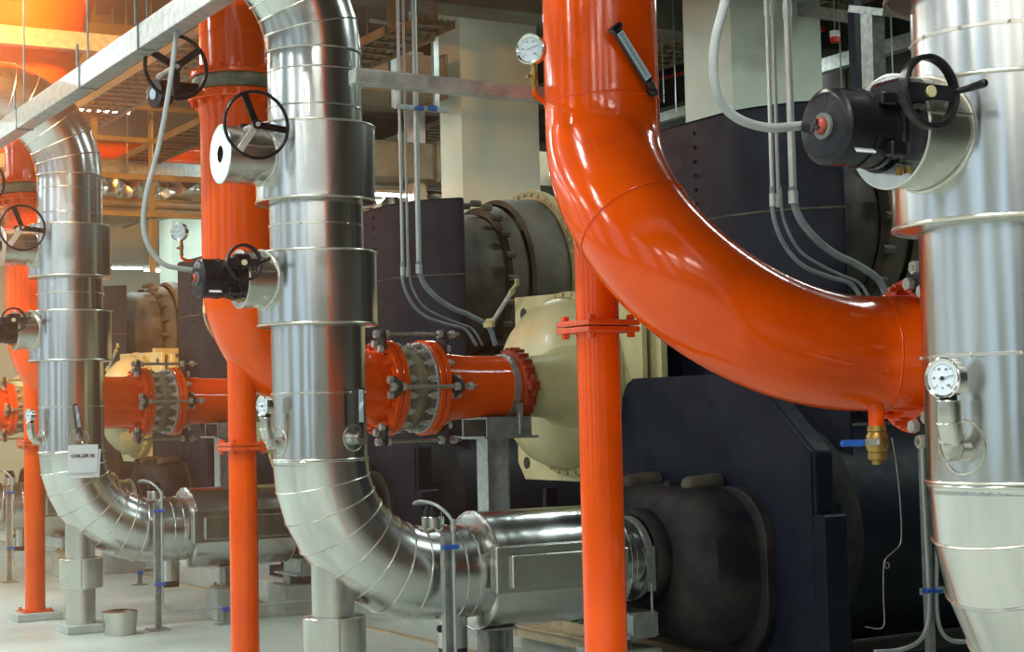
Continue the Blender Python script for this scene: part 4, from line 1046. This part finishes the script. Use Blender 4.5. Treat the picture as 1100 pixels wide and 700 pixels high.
# frame posts by the middle conduits
for px, X, w, lab in ((422, 7.8, .07, 'pale steel post right of the middle clad elbow'), (468, 8.2, .06, 'dark steel post touching the edge of the pale column')):
    a = at(px, 100, 0, X); t = thing('steel_post', (a.x, a.y, 3.4), lab, 'post', 'steel posts beside the first column')
    MB().beam((a.x, a.y, at(px, 116, 0, X).z), (a.x, a.y, 6.9), w, w).build('post', 'steel_dark', t)
t = bar('steel_post', (at(445, 60, 0, 10.5).x, at(445, 60, 0, 10.5).y, 2.5), (at(445, 60, 0, 10.5).x, at(445, 60, 0, 10.5).y, at(445, 57, 0, 10.5).z), .2, .2, 'lamp_body', 'white square duct standing behind the middle conduits', 'duct')
bar('channel_strut', at(398, 22, 0, 9.), at(470, 33, 0, 9.), .05, .05, 'lamp_body', 'white strut crossing behind the conduits at the top', 'beam')
# perforated tray
def tray(label, c0, c1, w, mat='galv_dull'):
    c0, c1 = Vector(c0), Vector(c1); t = thing('cable_tray', tuple(c0), label, 'cable tray', 'cable trays under the ceiling'); d = (c1-c0).normalized(); s = d.cross(Vector((0, 0, 1))).normalized(); L = (c1-c0).length
    for sg in (-1, 1): MB().beam(c0+s*sg*w/2, c1+s*sg*w/2, .015, .08).build('side_rail', mat, t)
    m = MB(); n = int(L/.25)
    for i in range(n): p = c0+d*(L*(i+.5)/n); m.beam(p-s*w/2, p+s*w/2, .05, .02)
    m.build('rungs', mat, t)
    m = MB()
    for k in range(5): off = s*(-.35+.17*k)*w; m.tube([c0+off+Vector((0, 0, .025)), c1+off+Vector((0, 0, .025))], .016, 8)
    m.build('cables', 'duct', t)
tray('ladder tray with cables high above the left clad pipe', (5.6, 9, 5.2), (5.6, 30, 5.2), .6)
tray('ladder tray with cables above the middle conduits', (12.2, 9, 6.0), (12.2, 30, 6.0), .8, 'duct')
tray('ladder tray with cables crossing far behind the columns', (6.5, 24.5, 5.7), (14.8, 24.5, 5.7), .7, 'duct')
# dark pipe rack behind the left machines
t = thing('pipe_rack', (7, 19.4, 3.2), 'brown steel rack of posts and crossbars high behind the upper left wheel', 'rack')
for x in (5.6, 6.3, 7.1, 8.0): MB().beam((x, 19.4, 3.3), (x, 19.4, 6.9), .06, .06).build('rack_post', 'duct', t)
for z in (4.0, 4.45, 4.9, 5.3, 5.7): MB().beam((5.3, 19.35, z), (8.4, 19.35, z), .05, .06).build('rack_crossbar', 'duct', t)
tray('tan ladder tray with cables running away above the far foil duct', (6.6, 13, 4.9), (6.6, 30, 4.9), .5, 'duct')
tray('narrow tan ladder tray beside the upper left wheel', (7.4, 14, 5.3), (7.4, 30, 5.3), .4, 'duct')
# rectangular ducts
def duct(label, p0, p1, w, h, mat='duct'):
    t = thing('air_duct', tuple(p0), label, 'duct', 'rectangular ducts under the ceiling'); MB().beam(p0, p1, w, h).build('duct_body', mat, t, bevel=.01)
    m = MB(); p0, p1 = Vector(p0), Vector(p1); d = p1-p0; n = max(2, int(d.length/1.4))
    for i in range(n+1): c = p0+d*i/n; e = d.normalized()*.02; m.beam(c-e, c+e, w+.06, h+.06)
    m.build('duct_flanges', mat, t)
duct('tan rectangular duct high behind the left pipes', (4.5, 18.4, 5.7), (9.6, 18.4, 5.7), .9, .5)
duct('brown rectangular duct high behind the middle clad elbow', (9.2, 20.5, 5.0), (14.8, 20.5, 5.0), .8, .5)
duct('dark rectangular duct high right of the second column', (13.2, 4, 5.2), (13.2, 30, 5.2), 1.0, .6, 'wall_dark')
duct('tan sloping duct far behind the upper left wheel', (7.2, 28.6, 4.9), (10.5, 28.6, 5.6), .8, .5)

# ------------------------------------------------------------------ lamps
proto = None
def lamp(c, label, on_y=False, L=1.2):
    global proto
    if proto is None:
        t = thing('tube_lamp', (0, 0, 0), label, 'ceiling lamp', 'fluorescent tube lamps')
        m = MB(); m.prism([(-.09, .0), (.09, 0), (.04, .06), (-.04, .06)], -L/2, L/2, 1); m.build('lamp_housing', 'lamp_body', t)
        m = MB(); m.cyl((0, -L/2+.03, -.02), (0, L/2-.03, -.02), .018, seg=12); m.build('tube', 'tube_on', t); proto = t; o = t
        for y_ in (-.4, .4): MB().cyl((0, y_, .05), (0, y_, .75), .004, seg=8).build('suspension_rod', 'galv_dull', t)
    else: o = copy_tree(proto)
    o.location = c; o['label'] = label; o.rotation_euler = (0, 0, 0 if on_y else PI/2); return o
lamp(at(196, 75, 1, 24.), 'brightest lamp, shining through the big upper left wheel')
lamp(at(186, 290, 1, 31.), 'tube lamp low behind the middle actuator')
lamp(at(135, 287, 1, 33.), 'tube lamp left of the middle actuator, farthest back')
lamp(at(416, 208, 1, 20.6), 'tube lamp between the middle clad pipe and pale column')
lamp(at(100, 117, 1, 25.), 'tube lamp above the left clad elbow')
lamp(at(473, 2, 1, 17.), 'tube lamp cut by the top edge beside the pale column')
def area(loc, rot, size, energy, color, sy=None, spread=None):
    d = bpy.data.lights.new('light', 'AREA'); d.energy = energy; d.color = color; d.shape = 'RECTANGLE'; d.size = size; d.size_y = sy or size
    if spread: d.spread = spread
    o = bpy.data.objects.new('area_light', d); o.location = loc; o.rotation_euler = rot; COL.objects.link(o); return o
WH = (1, .97, .90)
# hall lamps: rows of suspended fluorescent battens over the aisle in front of the machines and behind the camera
n_l = 0
for x in (-4.5, -1.5, 1.4):
    for y in (-6, -2, 2, 6, 10.5, 15, 20, 25):
        area((x, y, 4.9), (0, 0, 0), 1.5, 105 if y > 10 else 75, WH, .14)
for x in (8.3, 12.):
    for y in (6, 10.4, 15, 19.5, 24, 29):
        area((x, y, 5.6), (0, 0, 0), 1.3, 120 if y > 22 else 44, (.86, 1, .96), .16)
# added light for the orange glow at the far left end
# unseen orange area lights, made up to feed that glow
for (x, y, z, e) in ((1.5, 9.6, 5.2, 230), (1.6, 12.4, 5.2, 270), (2.6, 16.5, 5.4, 170)):
    a_ = area((x, y, z), (0, 0, 0), .5, e, (1, .34, .05), .5, math.radians(75))
    a_.rotation_euler = Vector((.34, .93, -.18)).to_track_quat('-Z', 'Y').to_euler()
def added_glow(name, c, d, dens, label):  # added scattering box, tinted orange to imitate a lens flare glow
    m = bpy.data.materials.new(name); m.use_nodes = True; nt = m.node_tree
    nt.nodes.remove(nt.nodes['Principled BSDF']); v = nt.nodes.new('ShaderNodeVolumeScatter'); v.inputs['Density'].default_value = dens
    v.inputs['Color'].default_value = (1, .42, .20, 1)
    nt.links.new(v.outputs[0], nt.nodes['Material Output'].inputs['Volume']); M[name] = m
    o = MB().box(c, d).build(name, name, None, c); o['kind'] = 'stuff'
    tag(o, label, 'added_glow')
added_glow('added_glow', (.9, 17.5, 3.3), (7.2, 22, 6.4), .024, 'thin warm volume added around the far left pipes to imitate a glow')
added_glow('added_glow_dense', (.6, 16.5, 4.9), (5.8, 16, 3.2), .045, 'denser orange volume added high in the top left corner to imitate a glow')
w = bpy.data.worlds.new('world'); bpy.context.scene.world = w; w.use_nodes = True
bg = w.node_tree.nodes['Background']; bg.inputs[0].default_value = (.66, .84, 1.0, 1); bg.inputs[1].default_value = 1.0

sc = bpy.context.scene
sc.view_settings.view_transform = 'Standard'; sc.view_settings.look = 'None'; sc.view_settings.gamma = 1; sc.view_settings.use_curve_mapping = False
sc.view_settings.exposure = 0.25
sc.cycles.use_denoising = True; sc.cycles.max_bounces = 7; sc.cycles.glossy_bounces = 5; sc.cycles.sample_clamp_indirect = 6
sc.cycles.use_light_tree = True
for o in COL.objects:
    if '_o' in o: del o['_o']
